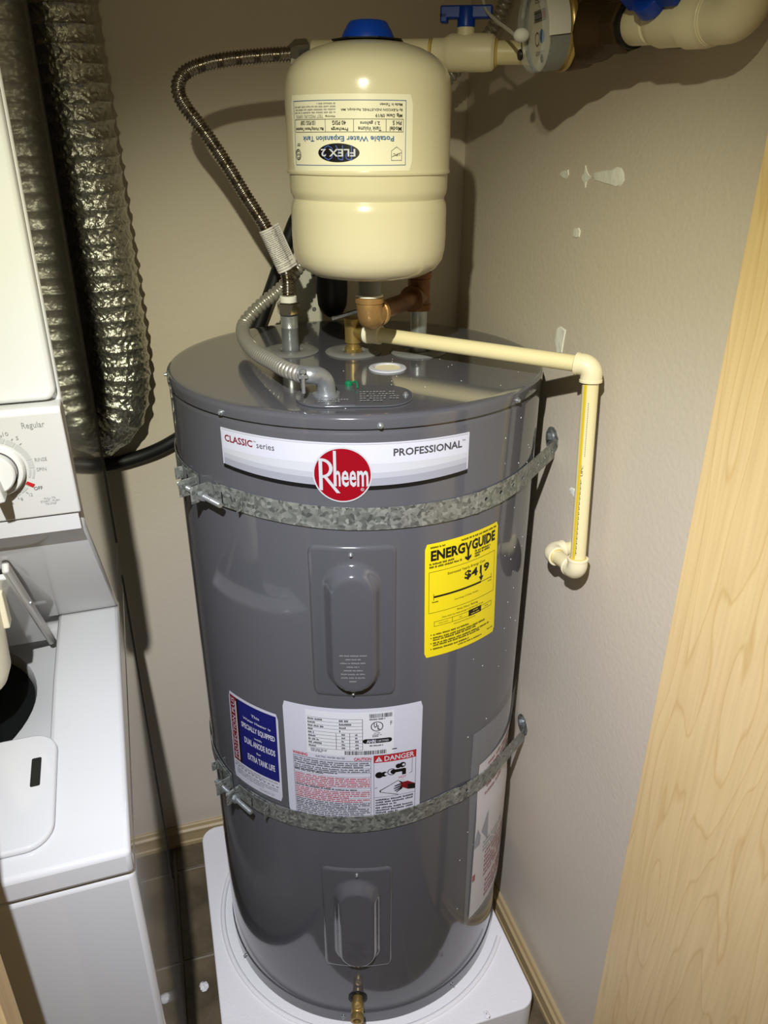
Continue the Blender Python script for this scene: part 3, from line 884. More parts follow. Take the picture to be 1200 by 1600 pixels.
# drain valve
dv0 = cy(-17.3, 0.158, RJ - 0.01); dvn = cy(-17.3, 0, 1.0); dvn = dvn + np.array([0, 0, -0.10]); dvn /= np.linalg.norm(dvn)
dv = obj('drain_valve', MB().lathe([(0.0098, 0), (0.0098, 0.016), (0.0112, 0.020), (0.0112, 0.036), (0.0104, 0.038), (0.0118, 0.041), (0.0118, 0.050), (0.0075, 0.0502), (0.0070, 0.044), (0.0005, 0.044)], 28, dv0, dvn), M_BRASS, wh, label='small brass drain valve')
kp = dv0 + dvn * 0.030
obj('valve_knob', MB().lathe([(0.0062, 0.0), (0.0062, 0.0125), (0.0066, 0.013), (0.0066, 0.0155), (0.0050, 0.0158), (0.0048, 0.0145), (0.0003, 0.0145)], 20, kp, (0.03, -0.1, 1)), M_BRASS, dv)
obj('valve_slot', MB().obox(kp + np.array([0.0005, -0.0016, 0.0152]), (0.0042, 0.0012, 0.0001), (-0.0003, 0.0011, 0.0001), (0, 0, 0.0007)), M_BRASS, dv)
obj('drain_gasket', MB().lathe([(0.017, 0.009), (0.0175, 0.0115), (0.012, 0.0118), (0.010, 0.0105)], 32, dv0, cy(-17.3, 0, 1.0), cap0=False, cap1=False), M_BLKPL, dv)

sk = MB()
for _ in range(46):
    th = random.uniform(22, 50); z = random.choice((random.uniform(0.86, 1.24), random.uniform(0.3, 1.24)))
    if 3 < th < 33 and 0.895 < z < 1.105: continue
    p_ = cy(th, z, RJ + 0.0001); n_ = cy(th, 0, 1.0); r_ = random.uniform(0.0005, 0.0013)
    sk.lathe([(r_, 0), (r_ * 0.6, 0.0004)], 6, p_, n_)
for _ in range(26):
    a_ = random.uniform(-30, 80); q_ = random.uniform(0.05, 0.26); p_ = cy(a_, ZL - 0.0005, q_)
    sk.lathe([(random.uniform(0.0004, 0.0009), 0), (0.0003, 0.0004)], 6, p_)
o = obj('paint_specks', sk, M_PLASTER, wh, smooth=0, label='tiny white plaster specks')
o['kind'] = 'stuff'

# ------------------------------------------------------------------ seismic straps
def strap(zc, zwall, hw, label, n0):
    z_of = lambda th: float(np.interp(th, [-150, -47, -18, 15, 38, 70], zc))
    t = thing('seismic_strap', label, 'strap', (0, 0, zc[2]), group='steel straps holding the water heater')
    rb = RJ + 0.0030
    # path in plan: arc then straight to the wall
    wy = -0.112
    wall = np.array([XW - 0.0015, wy])
    az = math.degrees(math.atan2(wall[0], -wall[1])); D = np.linalg.norm(wall)
    tht = az - math.degrees(math.acos(rb / D))
    straight = math.sqrt(D * D - rb * rb)
    L_arc = R_(tht + 57) * rb
    def pos(s, dz, off=0.0):
        if s <= L_arc:
            th = -57 + math.degrees(s / rb)
            return cy(th, z_of(th) + dz, rb + off)
        k = (s - L_arc) / straight
        p0 = cy(tht, z_of(tht), rb); 
        p = p0 + (np.array([wall[0], wall[1], zwall]) - p0) * k
        n = cy(tht, 0, 1.0)
        return p + np.array([0, 0, dz]) + n * off
    tot = L_arc + straight
    cell = 0.031
    ncell = int(tot / cell)
    cell = tot / ncell
    mb = MB()
    for i in range(ncell):
        s0, s1 = i * cell, (i + 1) * cell
        sc = (s0 + s1) / 2
        hole = i >= ncell - 8
        if hole:
            rh = 0.0032
            out = []
            inn = []
            ks = [(-1, -1), (0, -1), (1, -1), (1, 0), (1, 1), (0, 1), (-1, 1), (-1, 0)]
            for (a, b) in ks:
                out.append(pos(sc + a * cell / 2, b * hw))
                q = math.hypot(a, b)
                inn.append(pos(sc + a / q * rh, b / q * rh))
            mb.add(out + inn, [(k, (k + 1) % 8, 8 + (k + 1) % 8, 8 + k) for k in range(8)])
        else:
            for h in range(4):
                a, b = s0 + cell * h / 4, s0 + cell * (h + 1) / 4
                mb.add([pos(a, -hw), pos(b, -hw), pos(b, hw), pos(a, hw)], [(0, 1, 2, 3)])
    obj('band', mb, M_GALV, t, smooth=50, solid=0.0011)
    # left length running round behind
    mb = MB(); vs, fs = [], []
    N = 40
    for i in range(N + 1):
        th = -165 + (165 - 66) * i / N
        vs += [cy(th, z_of(th) - hw, rb), cy(th, z_of(th) + hw, rb)]
    for i in range(N): fs.append((2 * i, 2 * i + 2, 2 * i + 3, 2 * i + 1))
    obj('band', mb.add(vs, fs), M_GALV, t, smooth=50, solid=0.0011)
    # wall tab with bolt
    tb = MB()
    n = 20
    P = [(wy + 0.004 + (0.030 if k in range(5, 15) else 0.030) * math.cos(2 * math.pi * k / n) * 1.0, zwall + 0.012 + 0.019 * math.sin(2 * math.pi * k / n)) for k in range(n)]
    P = [(wy + 0.014 + 0.020 * math.cos(2 * math.pi * k / n), zwall + 0.010 + 0.0215 * math.sin(2 * math.pi * k / n)) for k in range(n)]
    tb.prism(P, XW - 0.0016, XW, lambda a, b, h: (h, a, b))
    tab = obj('wall_tab', tb, M_GALV, t)
    bp = (XW - 0.0016, wy + 0.018, zwall + 0.014)
    obj('washer_disc', MB().lathe([(0.0105, 0), (0.0105, 0.0016), (0.004, 0.0017)], 24, bp, (-1, 0, 0)), M_ZINC, tab)
    obj('bolt_head', MB().lathe([(0.0062, 0.0015), (0.0062, 0.005), (0.0048, 0.0062)], 6, bp, (-1, 0, 0)), M_ZINC, tab, smooth=20)
    # tightening clip: two bent plates and a bolt
    zb = z_of(-62)
    for nm, ta, tb_, flange in (('clip_plate', -76.0, -66.2, -66.2), ('clip_plate', -60.6, -47.0, -60.6)):
        mb = MB(); vs, fs = [], []
        for i in range(9):
            th = ta + (tb_ - ta) * i / 8
            vs += [cy(th, zb - hw * 0.86, rb + 0.0026), cy(th, zb + hw * 0.86, rb + 0.0026)]
        for i in range(8): fs.append((2 * i, 2 * i + 2, 2 * i + 3, 2 * i + 1))
        mb.add(vs, fs)
        c = obj(nm, mb, M_GALV, t, smooth=50, solid=0.0016)
        # radial flange
        f = MB(); rad = cy(flange, 0, 1.0); tan = np.array([-rad[1], rad[0], 0]); 
        f.obox(cy(flange, zb, rb + 0.0155), rad * 0.0135, tan * 0.0010, (0, 0, hw * 0.80))
        obj('flange', f, M_GALV, c, bevel=0.0008)
        e = ta if flange == tb_ else tb_
        f = MB(); rad = cy(e, 0, 1.0); tan = np.array([-rad[1], rad[0], 0])
        f.obox(cy(e, zb + (0.002 if flange == tb_ else 0), rb + 0.0075), rad * 0.006, tan * 0.0008, (0, 0, hw * 0.60))
        obj('end_tab', f, M_GALV, c, bevel=0.0006)
        m_ = (ta + tb_) / 2
        sl = MB(); rad = cy(m_, 0, 1.0); tan = np.array([-rad[1], rad[0], 0])
        sl.obox(cy(m_, zb, rb + 0.0043), rad * 0.0003, tan * 0.0008, (0, 0, hw * 0.5))
        obj('slit', sl, M_BLACK, c)
    a, b = cy(-70.0, zb - 0.001, rb + 0.019), cy(-51.3, zb - 0.002, rb + 0.0195)
    d = (b - a) / np.linalg.norm(b - a)
    def thr(s, ang): return np.full(len(ang), 0.0036 + 0.0004 * math.sin(s / 0.0013 * 2 * math.pi))
    bo = obj('bolt', MB().tube(resample(np.array([a, b]), 0.0003), thr, 14), M_ZINC, t)
    nb = cy(-59.6, zb - 0.0015, rb + 0.0185)
    nn = a + d * float((nb - a) @ d)
    obj('nut', MB().lathe([(0.0072, 0), (0.0072, 0.0062)], 6, nn, d), M_ZINC, bo, smooth=20)
    hh = a + d * float((cy(-67.6, zb, rb + 0.019) - a) @ d)
    obj('bolt_head', MB().lathe([(0.0075, 0), (0.0075, 0.005)], 6, hh, -d), M_ZINC, bo, smooth=20)
    return t
strap([1.1455, 1.1480, 1.1425, 1.1400, 1.1415, 1.1415], 1.139, 0.0158, 'upper galvanised steel strap bolted round the heater below its brand label', 1)
strap([0.5920, 0.5920, 0.6000, 0.6120, 0.5970, 0.575], 0.553, 0.0172, 'lower galvanised steel strap crossing the white warning label', 2)

# ------------------------------------------------------------------ manual pouch
mp_ = thing('manual_pouch', 'clear plastic pouch with printed manual hanging on the heater behind lower strap', 'pouch', cy(45, 0.25, 0.285))
def bag(u, v, h, t0=24.5, t1=78, za=0.722, zb_=0.250, r=0.2826):
    th = t0 + (t1 - t0) * u
    if t0 < 26: th += 2.0 * v
    z = za + (zb_ - za) * v
    if t0 < 26 and v < 0.35: z -= 0.0
    k = 0.0
    # held in by the strap, standing off below
    d = abs(z - float(np.interp(th, [24, 38, 70], [0.606, 0.597, 0.572])))
    k = 0.0042 * min(1, max(0, (d - 0.026) / 0.06)) * (0.4 + 0.6 * math.sin(math.pi * min(1, max(0, u))))
    return cy(th, z, r + k + h)
def bagsheet(**kw):
    return sheet(lambda u, v, h: bag(u, v, h, **kw), 26, 44)
obj('booklet', bagsheet(t0=29.5, t1=76, za=0.640, zb_=0.258, r=0.2826), M_PAPER, mp_, smooth=60, label='white folded booklet with red print')
LM = Label(lambda u, v, h: bag(u, v, 0.0001 + h * 0.5, 29.5, 76, 0.640, 0.258, 0.2826), 0.23, 0.38)
LM.fine('red_faded_print', 0.12, 0.02, 0.85, 0.19, 5, fill=0.62); LM.fine('red_faded_print', 0.10, 0.20, 0.55, 0.225, 1, fill=0.7)
LM.fine('red_faded_print', 0.16, 0.60, 0.9, 0.79, 6, fill=0.6); LM.fine('red_faded_print', 0.2, 0.82, 0.9, 0.96, 4, fill=0.6)
LM.rect('red_print', 0.005, 0.70, 0.04, 0.745); LM.poly('grey_print', [(0.08, 0.44), (0.16, 0.34), (0.62, 0.24), (0.62, 0.42), (0.18, 0.54)], 2); LM.poly('grey_print', [(-0.0, 0.47), (0.03, 0.40), (0.075, 0.46), (0.07, 0.52), (0.0, 0.52)], 2)
LM.fine('grey_print_small', 0.12, 0.52, 0.5, 0.60, 3, fill=0.5)
LM.build(mp_, {'grey_print': 'picture'})
def clear():
    m = bpy.data.materials.new('clear_film'); m.use_nodes = True
    nt = m.node_tree
    p = nt.nodes['Principled BSDF']
    p.inputs['Base Color'].default_value = lin((215, 220, 225)); p.inputs['Roughness'].default_value = 0.12
    p.inputs['Alpha'].default_value = 0.16
    return m
M_FILM = clear()
obj('plastic_sleeve', bagsheet(r=0.2832), M_FILM, mp_, smooth=60, label='clear plastic sleeve')

# ------------------------------------------------------------------ expansion tank
EX, EY = -0.009, -0.110
et = thing('expansion_tank', 'cream steel expansion tank hanging upside down above the heater lid', 'expansion tank', (EX, EY, 1.417))
PR = [(0.018, 1.4170), (0.050, 1.4180), (0.075, 1.4225), (0.089, 1.4300), (0.0965, 1.4410), (0.0992, 1.4540), (0.0998, 1.470), (0.0996, 1.502), (0.0988, 1.508), (0.0970, 1.5125), (0.0962, 1.5150), (0.0970, 1.5175), (0.0990, 1.521), (0.0998, 1.526), (0.0998, 1.5425),
      (0.1022, 1.5440), (0.1026, 1.5460), (0.1018, 1.5480), (0.1014, 1.550), (0.1014, 1.628), (0.1008, 1.638), (0.0990, 1.648), (0.0950, 1.6570), (0.0880, 1.6650), (0.0780, 1.6720), (0.0650, 1.6780), (0.0480, 1.6830), (0.0280, 1.6858), (0.001, 1.6865)]
obj('tank_body', MB().lathe(PR, 96, (EX, EY, 0)), M_CREAM, et, smooth=30)
obj('cap_flange', MB().lathe([(0.044, 1.6850), (0.0445, 1.6862), (0.036, 1.6868), (0.030, 1.6868)], 8, (EX, EY, 0.0008)), M_BLKPL, et)
obj('valve_cap', MB().lathe([(0.0315, 1.6868), (0.0310, 1.6895), (0.0285, 1.6950), (0.0235, 1.7030), (0.0215, 1.7050), (0.0190, 1.7056)], 40, (EX, EY, 0.0008)), M_BLUEPL, et, label='blue plastic air valve cap')
obj('tank_stub', MB().lathe([(0.0155, 0), (0.0155, 0.027)], 24, (EX, EY, 1.392)), M_GASKET, et)
tl_fn0 = quad([(-77.2, 1.6270), (13.8, 1.6265), (13.8, 1.5490), (-77.2, 1.5478)], 0.1018, (EX, EY), flip=True)
tw, thh = R_(91) * 0.1014, 0.0785
tl = obj('tank_label', sheet(tl_fn0, 40, 8, 0.003, tw, thh), mat('cream_white_sticker', (230, 224, 200), 0.3), et, smooth=60, label='upside-down white data label with blue border and black oval')
LT = Label(lambda u, v, h: tl_fn0(u, v, h + 0.0002), tw, thh)
BI = 'blue_print'
LT.frame(BI, 0.055, 0.075, 0.955, 0.925, 0.0006)
LT.disc(K, 0.545, 0.215, 0.0125, 1, 0, 48, sy=0.82) if False else None
vs = [(0.545 + 0.158 * math.cos(2 * math.pi * k / 48), 0.245 + 0.125 * math.sin(2 * math.pi * k / 48)) for k in range(48)]
ev, ef = [], []
for q_ in range(1, 9):
    ev += [(0.545 + 0.158 * q_ / 8 * math.cos(2 * math.pi * k / 48), 0.245 + 0.125 * q_ / 8 * math.sin(2 * math.pi * k / 48)) for k in range(48)]
for q_ in range(7):
    ef += [(q_ * 48 + k, q_ * 48 + (k + 1) % 48, (q_ + 1) * 48 + (k + 1) % 48, (q_ + 1) * 48 + k) for k in range(48)]
ef.append(tuple(range(48)))
LT.mb(K).add(LT.pts(ev, 1), ef)
LT.text('pale_blue_print', 'PRO', 0.44, 0.145, 0.66, 0.345, -0.02, 3); LT.text('white_sticker', 'FLEX 2', 0.415, 0.195, 0.675, 0.295, 0.02, 7)
LT.text(BI, 'Potable Water Expansion Tank', 0.145, 0.395, 0.85, 0.485, 0.015)
LT.frame(K, 0.075, 0.515, 0.94, 0.685, 0.0004)
for u in (0.20, 0.425, 0.635): LT.rect(K, u, 0.515, u + 0.003, 0.685)
for t, u0, u1, v0 in (('Model', 0.09, 0.175, 0.53), ('PH 5', 0.09, 0.155, 0.608), ('Tank Volume', 0.235, 0.395, 0.53), ('2.1 gallons', 0.245, 0.38, 0.608), ('Precharge', 0.465, 0.59, 0.53), ('40 PSIG', 0.48, 0.58, 0.608), ('Max. Working Pressure / Temperature', 0.65, 0.93, 0.535), ('150 PSIG / 200F', 0.72, 0.87, 0.61)):
    LT.text(K, t, u0, v0, u1, v0 + 0.056, 0.012)
LT.text(K, 'Mfg. Date: 09/19', 0.085, 0.705, 0.275, 0.76, 0.012); LT.text(K, 'By FLEXCON INDUSTRIES, Randolph, MA', 0.085, 0.785, 0.515, 0.825, 0.006); LT.text(K, 'Made In Taiwan', 0.085, 0.85, 0.245, 0.885, 0.006)
LT.text(K, 'Warning:', 0.555, 0.705, 0.635, 0.735, 0.01); LT.text('grey_print_small', 'TEST PRESSURE 150PSIG', 0.65, 0.70, 0.92, 0.74); LT.fine('grey_print_small', 0.555, 0.75, 0.945, 0.90, 4, fill=0.5, last=0.4)
for P_ in ([(0.085, 0.14), (0.165, 0.14), (0.165, 0.147), (0.085, 0.147)], [(0.085, 0.14), (0.089, 0.14), (0.089, 0.27), (0.085, 0.27)], [(0.161, 0.14), (0.165, 0.14), (0.165, 0.27), (0.161, 0.27)],
           [(0.085, 0.27), (0.089, 0.27), (0.125, 0.318), (0.125, 0.328)], [(0.165, 0.27), (0.161, 0.27), (0.125, 0.318), (0.125, 0.328)], [(0.087, 0.245), (0.163, 0.185), (0.163, 0.192), (0.087, 0.252)]):
    LT.poly('grey_print_small', P_, 3)
LT.text(K, 'UPC', 0.100, 0.20, 0.150, 0.235, 0.0)
LT.disc(K, 0.915, 0.22, 0.0058, 3, 0.0050); LT.disc(K, 0.915, 0.22, 0.0040, 3, 0.0034); LT.text(K, 'NSF', 0.895, 0.205, 0.935, 0.235); LT.fine(K, 0.885, 0.33, 0.935, 0.375, 2, fill=0.6)
LT.build(tl, {BI: 'blue_print', K: 'black_print', 'white_sticker': 'white_lettering', 'pale_blue_print': 'blue_lettering', 'grey_print_small': 'small_print'})

# tank connection: elbow, pipe, tee
d2 = np.array([NR[0] - EX, NR[1] - EY, 0.0]); LD = np.linalg.norm(d2); d2 /= LD
zt = 1.3655
tc_ = thing('tank_fitting', 'bronze elbow, brown pipe and tee joining expansion tank to heater inlet', 'pipe fitting', (NR[0], NR[1], 1.346))
ec = np.array([EX, EY, zt])
el = MB().tube(crom([ec + (0, 0, 0.021), ec + (0, 0, 0.010), ec + d2 * 0.0035 + (0, 0, -0.003), ec + d2 * 0.012 + (0, 0, -0.0005), ec + d2 * 0.024], 6), 0.0172, 28)
el.lathe([(0.0172, 0), (0.0192, 0.001), (0.0192, 0.0075), (0.0172, 0.009)], 28, ec + (0, 0, 0.0165)); el.lathe([(0.0172, 0), (0.0192, 0.001), (0.0192, 0.0075), (0.0172, 0.009)], 28, ec + d2 * 0.019, d2)
obj('elbow', el, M_BRONZE, tc_)
obj('thread_tape', MB().lathe([(0.0160, 0), (0.0188, 0.0005), (0.0180, 0.0025), (0.0155, 0.003)], 28, ec + (0, 0, 0.0252)).lathe([(0.0132, 0), (0.0150, 0.0004), (0.0145, 0.0022), (0.013, 0.003)], 28, ec + d2 * 0.0278, d2), M_TEFLON, tc_)
obj('pipe', MB().cyl(ec + d2 * 0.024, ec + d2 * (LD - 0.015), 0.0128, seg=28), M_COPPER, tc_)
te = MB().lathe([(0.0190, 1.3455), (0.0192, 1.3465), (0.0192, 1.3545), (0.0172, 1.356), (0.0172, 1.392), (0.0192, 1.3935), (0.0192, 1.402)], 28, (NR[0], NR[1], 0))
tcx = np.array([NR[0], NR[1], zt]); te.lathe([(0.0170, 0.004), (0.0172, 0.020), (0.0192, 0.0205), (0.0192, 0.0285), (0.0150, 0.029)], 28, tcx, -d2)
obj('tee', te, M_COPPER, tc_)
obj('top_plug', MB().cyl((NR[0], NR[1], 1.398), (NR[0], NR[1], 1.412), 0.0128, seg=24).lathe([(0.0150, 0), (0.0150, 0.010), (0.012, 0.012)], 6, (NR[0], NR[1], 1.411)), M_COPPER, tc_)

# ------------------------------------------------------------------ flexible steel water hose
HP = [(-0.089, 0.068, 1.366), (-0.0885, 0.069, 1.391), (-0.0925, 0.070, 1.4097), (-0.1022, 0.072, 1.4331), (-0.1179, 0.074, 1.4676), (-0.1411, 0.076, 1.5064), (-0.1609, 0.078, 1.5413), (-0.1803, 0.08, 1.5733), (-0.1979, 0.08, 1.5989), (-0.2131, 0.08, 1.6191),
      (-0.2208, 0.08, 1.6344), (-0.2209, 0.08, 1.648), (-0.213, 0.08, 1.6595), (-0.1969, 0.08, 1.6681), (-0.1708, 0.08, 1.6754), (-0.1361, 0.08, 1.6808), (-0.0967, 0.08, 1.6850), (-0.0593, 0.08, 1.6880)]
fh = thing('water_hose', 'corrugated stainless steel water hose looping from left nipple to the cream pipe', 'hose', (NL[0], NL[1], 1.336))
hp = resample(crom(HP, 8), 0.0011)
obj('corrugated_hose', MB().tube(hp, lambda s, a: np.full(len(a), 0.0094 + 0.0011 * math.sin(s / 0.0046 * 2 * math.pi)), 20), M_STEEL, fh, smooth=80)
obj('hex_nut', MB().lathe([(0.0168, 0), (0.0184, 0.002), (0.0184, 0.017), (0.0160, 0.019)], 6, (NL[0], NL[1], 1.3375)), M_CHROME, fh, smooth=20)
obj('white_ring', MB().lathe([(0.0125, 0), (0.0130, 0.001), (0.0130, 0.0085), (0.0118, 0.0095)], 28, (NL[0], NL[1], 1.3560)), M_TEFLON, fh, label='white plastic ring')
hd = np.array([0.0374, 0, 0.0025]); hd /= np.linalg.norm(hd)
obj('hex_nut', MB().lathe([(0.0110, -0.006), (0.0165, 0.002), (0.0178, 0.004), (0.0178, 0.020), (0.0140, 0.022)], 6, (-0.0620, 0.08, 1.6878), hd), M_CHROME, fh, smooth=20)
# paper tag wrapped round the hose, right edge standing off
i0 = int(np.argmin(np.abs(hp[:, 2] - 1.4035))); i1 = int(np.argmin(np.abs(hp[:, 2] - 1.4630)))
pa, pb = hp[i0], hp[i1]; ax = (pb - pa) / np.linalg.norm(pb - pa)
cam_dir = np.array(CAM) - (pa + pb) / 2; cam_dir -= ax * (cam_dir @ ax); cam_dir /= np.linalg.norm(cam_dir)
side = np.cross(ax, cam_dir)
if side[0] < 0: side = -side
def tagf(u, v, h):
    c = pb + (pa - pb) * v
    rr = 0.0120 + h
    a = -115 + 190 * min(u, 0.72) / 0.72
    p = c + rr * (math.sin(R_(a)) * side + math.cos(R_(a)) * cam_dir)
    if u > 0.72:
        tdir = math.cos(R_(a)) * side - math.sin(R_(a)) * cam_dir
        p = p + tdir * (u - 0.72) * 0.03 + side * (u - 0.72) * 0.022
    return p
tg = obj('paper_tag', sheet(tagf, 30, 6), M_PAPER, fh, smooth=60, solid=0.0003, label='white paper tag of fine print')
LP = Label(lambda u, v, h: tagf(u, v, h + 0.0007), 0.052, 0.066)
LP.fine(K, 0.14, 0.07, 0.93, 0.80, 17, fill=0.34, lay=2); LP.fine(K, 0.14, 0.82, 0.9, 0.90, 2, fill=0.34, lay=2); LP.rect(K, 0.1, 0.04, 0.96, 0.046); LP.rect(K, 0.1, 0.94, 0.96, 0.946)
LP.build(tg, {})

# ------------------------------------------------------------------ electrical conduit
ec_ = thing('electrical_conduit', 'armoured flexible metal conduit curving across the heater lid', 'conduit', (-0.088, -0.187, 1.2832))
CP = [(-0.119, -0.197, 1.3135), (-0.135, -0.160, 1.3125), (-0.1435, -0.112, 1.310), (-0.157, -0.030, 1.306), (-0.1615, 0.055, 1.3065), (-0.156, 0.115, 1.312), (-0.1425, 0.130, 1.3250), (-0.1205, 0.132, 1.3435), (-0.089, 0.134, 1.3651), (-0.055, 0.150, 1.395),
      (0.02, 0.19, 1.47), (0.12, 0.215, 1.58), (0.2206, 0.20, 1.679), (0.262, 0.175, 1.722), (0.280, 0.13, 1.79), (0.282, 0.10, 1.90)]
cp = resample(crom(CP, 8), 0.00085)
obj('conduit', MB().tube(cp, lambda s, a: np.full(len(a), 0.0074 + 0.0036 * math.sqrt(abs(math.sin(s / 0.0085 * math.pi)))) , 20), M_COND, ec_, smooth=80)
eb = MB().tube(crom([(-0.0895, -0.188, 1.2822), (-0.0895, -0.188, 1.291), (-0.0925, -0.190, 1.303), (-0.101, -0.1935, 1.311), (-0.112, -0.197, 1.3135), (-0.124, -0.189, 1.3138)], 6), lambda s, a: np.full(len(a), 0.0118 + 0.0006 * math.cos(s * 60)), 24)
obj('elbow_connector', eb, M_ALU, ec_, label='cast metal conduit elbow')
obj('lock_ring', MB().lathe([(0.0175, 0), (0.0175, 0.0028), (0.0135, 0.0032)], 28, (-0.0895, -0.188, 1.2830)), M_ALU, ec_)
sx = MB().cyl((-0.123, -0.2075, 1.294), (-0.123, -0.2075, 1.320), 0.0024, seg=10); sx.lathe([(0.0048, 0), (0.0048, 0.003), (0.003, 0.0045)], 12, (-0.123, -0.2075, 1.320)); sx.obox((-0.123, -0.2045, 1.3155), (0.006, 0, 0), (0, 0.006, 0), (0, 0, 0.0022))
obj('clamp_screw', sx, M_ZINC, ec_)

# ------------------------------------------------------------------ discharge pipe
RP = 0.0111
dp = thing('discharge_pipe', 'cream plastic discharge pipe running from relief valve down the right wall', 'pipe', (0.262, -0.268, 1.0))
PE = np.array([0.262, -0.2440, 1.3095])
PBm = np.array([0.2635, -0.2685, 1.006])
obj('pipe', MB().cyl(TP0 + TPD * 0.03, PE - TPD * 0.012, RP, seg=28), M_CPVC, dp)
obj('adapter', MB().lathe([(0.0152, 0.0255), (0.0152, 0.034), (0.0146, 0.035), (0.0146, 0.050), (0.0120, 0.051)], 28, TP0, TPD), M_CPVC2, dp)
obj('adapter_ring', MB().lathe([(0.0158, 0.0250), (0.0158, 0.0285), (0.0150, 0.029)], 28, TP0, TPD), M_TEFLON, dp)
dn = PBm - PE; dn /= np.linalg.norm(dn)
def elbow(name, c, a, b, r=0.0146, L=0.021, parent=dp, m=M_CPVC2):
    """a, b: unit vectors from the corner towards each socket"""
    a, b = np.array(a, float), np.array(b, float)
    P = [c + a * L, c + a * 0.010, c + a * 0.0035 + b * 0.0035, c + b * 0.010, c + b * L]
    mb = MB().tube(crom(P, 6), lambda s, an: np.full(len(an), r), 28)
    for v in (a, b): mb.lathe([(r, 0), (r + 0.0008, 0.0006), (r + 0.0008, 0.0035), (r - 0.0008, 0.004)], 28, c + v * (L - 0.003), v)
    return obj(name, mb, m, parent)
elbow('elbow', PE, -TPD, dn)
obj('pipe', MB().cyl(PE + dn * 0.016, PBm - dn * 0.016, RP, seg=28), M_CPVC, dp)
ly_ = np.array([0.0, 0.97, -0.10]); ly_ /= np.linalg.norm(ly_)
elbow('elbow', PBm, -dn, ly_)
PC = PBm + ly_ * 0.080
obj('pipe', MB().cyl(PBm + ly_ * 0.015, PC - ly_ * 0.015, RP, seg=28), M_CPVC, dp)
elbow('elbow', PC, -ly_, (1, 0, 0))
obj('pipe', MB().cyl(PC + np.array([0.015, 0, 0]), (XW + 0.01, PC[1], PC[2]), RP, seg=28), M_CPVC, dp)
for c_, v_ in ((PE - TPD * 0.0215, -TPD), (PBm + ly_ * 0.0585, -ly_), (PBm - dn * 0.0215, -dn)):
    obj('glue_ring', MB().lathe([(0.0109, 0), (0.0124, 0.0004), (0.0113, 0.0016), (0.0109, 0.002)], 28, c_, v_), M_GLUE, dp)
# yellow stripe and print on the vertical pipe
cd = np.array(CAM) - (PE + PBm) / 2; cd -= dn * (cd @ dn); cd /= np.linalg.norm(cd); sd_ = np.cross(dn, cd); sd_ = sd_ if sd_[0] > 0 else -sd_
def vp(u, v, h):
    a = R_(-60 + 60 * u)
    c = PE + dn * (0.022 + v * (np.linalg.norm(PBm - PE) - 0.044))
    return c + (RP + 0.0003 + h) * (math.sin(a) * sd_ + math.cos(a) * cd)
LV = Label(vp, 0.0116, 0.26)
mbv = MB(); vs = [vp(u, v, 0) for v in (0, 1) for u in np.linspace(0.25, 0.62, 6)]
LV.mb('yellow_stripe_print') if False else None
M_YST = mat('yellow_stripe', (222, 190, 40), 0.45)
obj('yellow_stripe', MB().add(vs, [(k, k + 1, k + 7, k + 6) for k in range(5)]), M_YST, dp, smooth=60)
LV.text(K, 'UPC', 0.62, 0.44, 0.86, 0.50, 0.0, 3, rot=90)
for k_ in range(46): LV.rect(K, 0.66, 0.52 + k_ * 0.0098, 0.66 + 0.13 * (0.5 + 0.5 * ((k_ * 7) % 3) / 2), 0.525 + k_ * 0.0098, 3)
for k_ in range(30): LV.rect('grey_print_small', 0.88, 0.10 + k_ * 0.0098, 0.98, 0.105 + k_ * 0.0098, 3)
LV.build(dp, {'grey_print_small': 'lettering'})

# ------------------------------------------------------------------ supply line along the top
A0 = np.array([-0.046, 0.080, 1.6887]); A1 = np.array([0.240, -0.0780, 1.6845])
ad_ = A1 - A0; AL = np.linalg.norm(ad_); ad_ /= AL
sp = thing('supply_pipe', 'cream plastic supply pipe with blue handled ball valve behind the expansion tank', 'pipe', A0)
at = lambda s: A0 + ad_ * s
obj('pipe', MB().cyl(at(0.012), at(AL), 0.0142, seg=28), M_CPVC, sp)
obj('coupling', MB().lathe([(0.0165, 0.012), (0.0165, 0.050), (0.0142, 0.051)], 28, A0, ad_), M_CPVC2, sp)
obj('coupling', MB().lathe([(0.0152, 0.115), (0.0168, 0.116), (0.0168, 0.172), (0.0160, 0.174)], 28, A0, ad_), M_CPVC2, sp)
for s in (0.1745, 0.262): obj('glue_ring', MB().lathe([(0.0142, s), (0.0168, s + 0.0006), (0.0160, s + 0.0030), (0.0142, s + 0.0036)], 28, A0, ad_), M_GLUE, sp)
vb = obj('ball_valve', MB().lathe([(0.0150, 0.178), (0.0175, 0.179), (0.0175, 0.193), (0.0195, 0.197), (0.0225, 0.203), (0.0225, 0.248), (0.0215, 0.258), (0.0178, 0.262)], 32, A0, ad_), M_CPVC2, sp)
vc = at(0.222)
obj('valve_neck', MB().cyl(vc + (0, 0, 0.018), vc + (0, 0, 0.030), 0.0115, seg=24), M_CPVC2, vb)
h = MB()
h.lathe([(0.0118, 0.0275), (0.0118, 0.050), (0.0105, 0.0525)], 20, vc)
h.obox(vc + np.array([0, 0, 0.0455]), ad_ * 0.034, np.cross(ad_, (0, 0, 1)) * 0.0075, (0, 0, 0.0075))
h.obox(vc + np.array([0, 0, 0.0395]) - ad_ * 0.029, ad_ * 0.005, np.cross(ad_, (0, 0, 1)) * 0.0075, (0, 0, 0.006))
obj('valve_handle', h, M_BLUEPL, vb, bevel=0.002, label='blue lever handle')

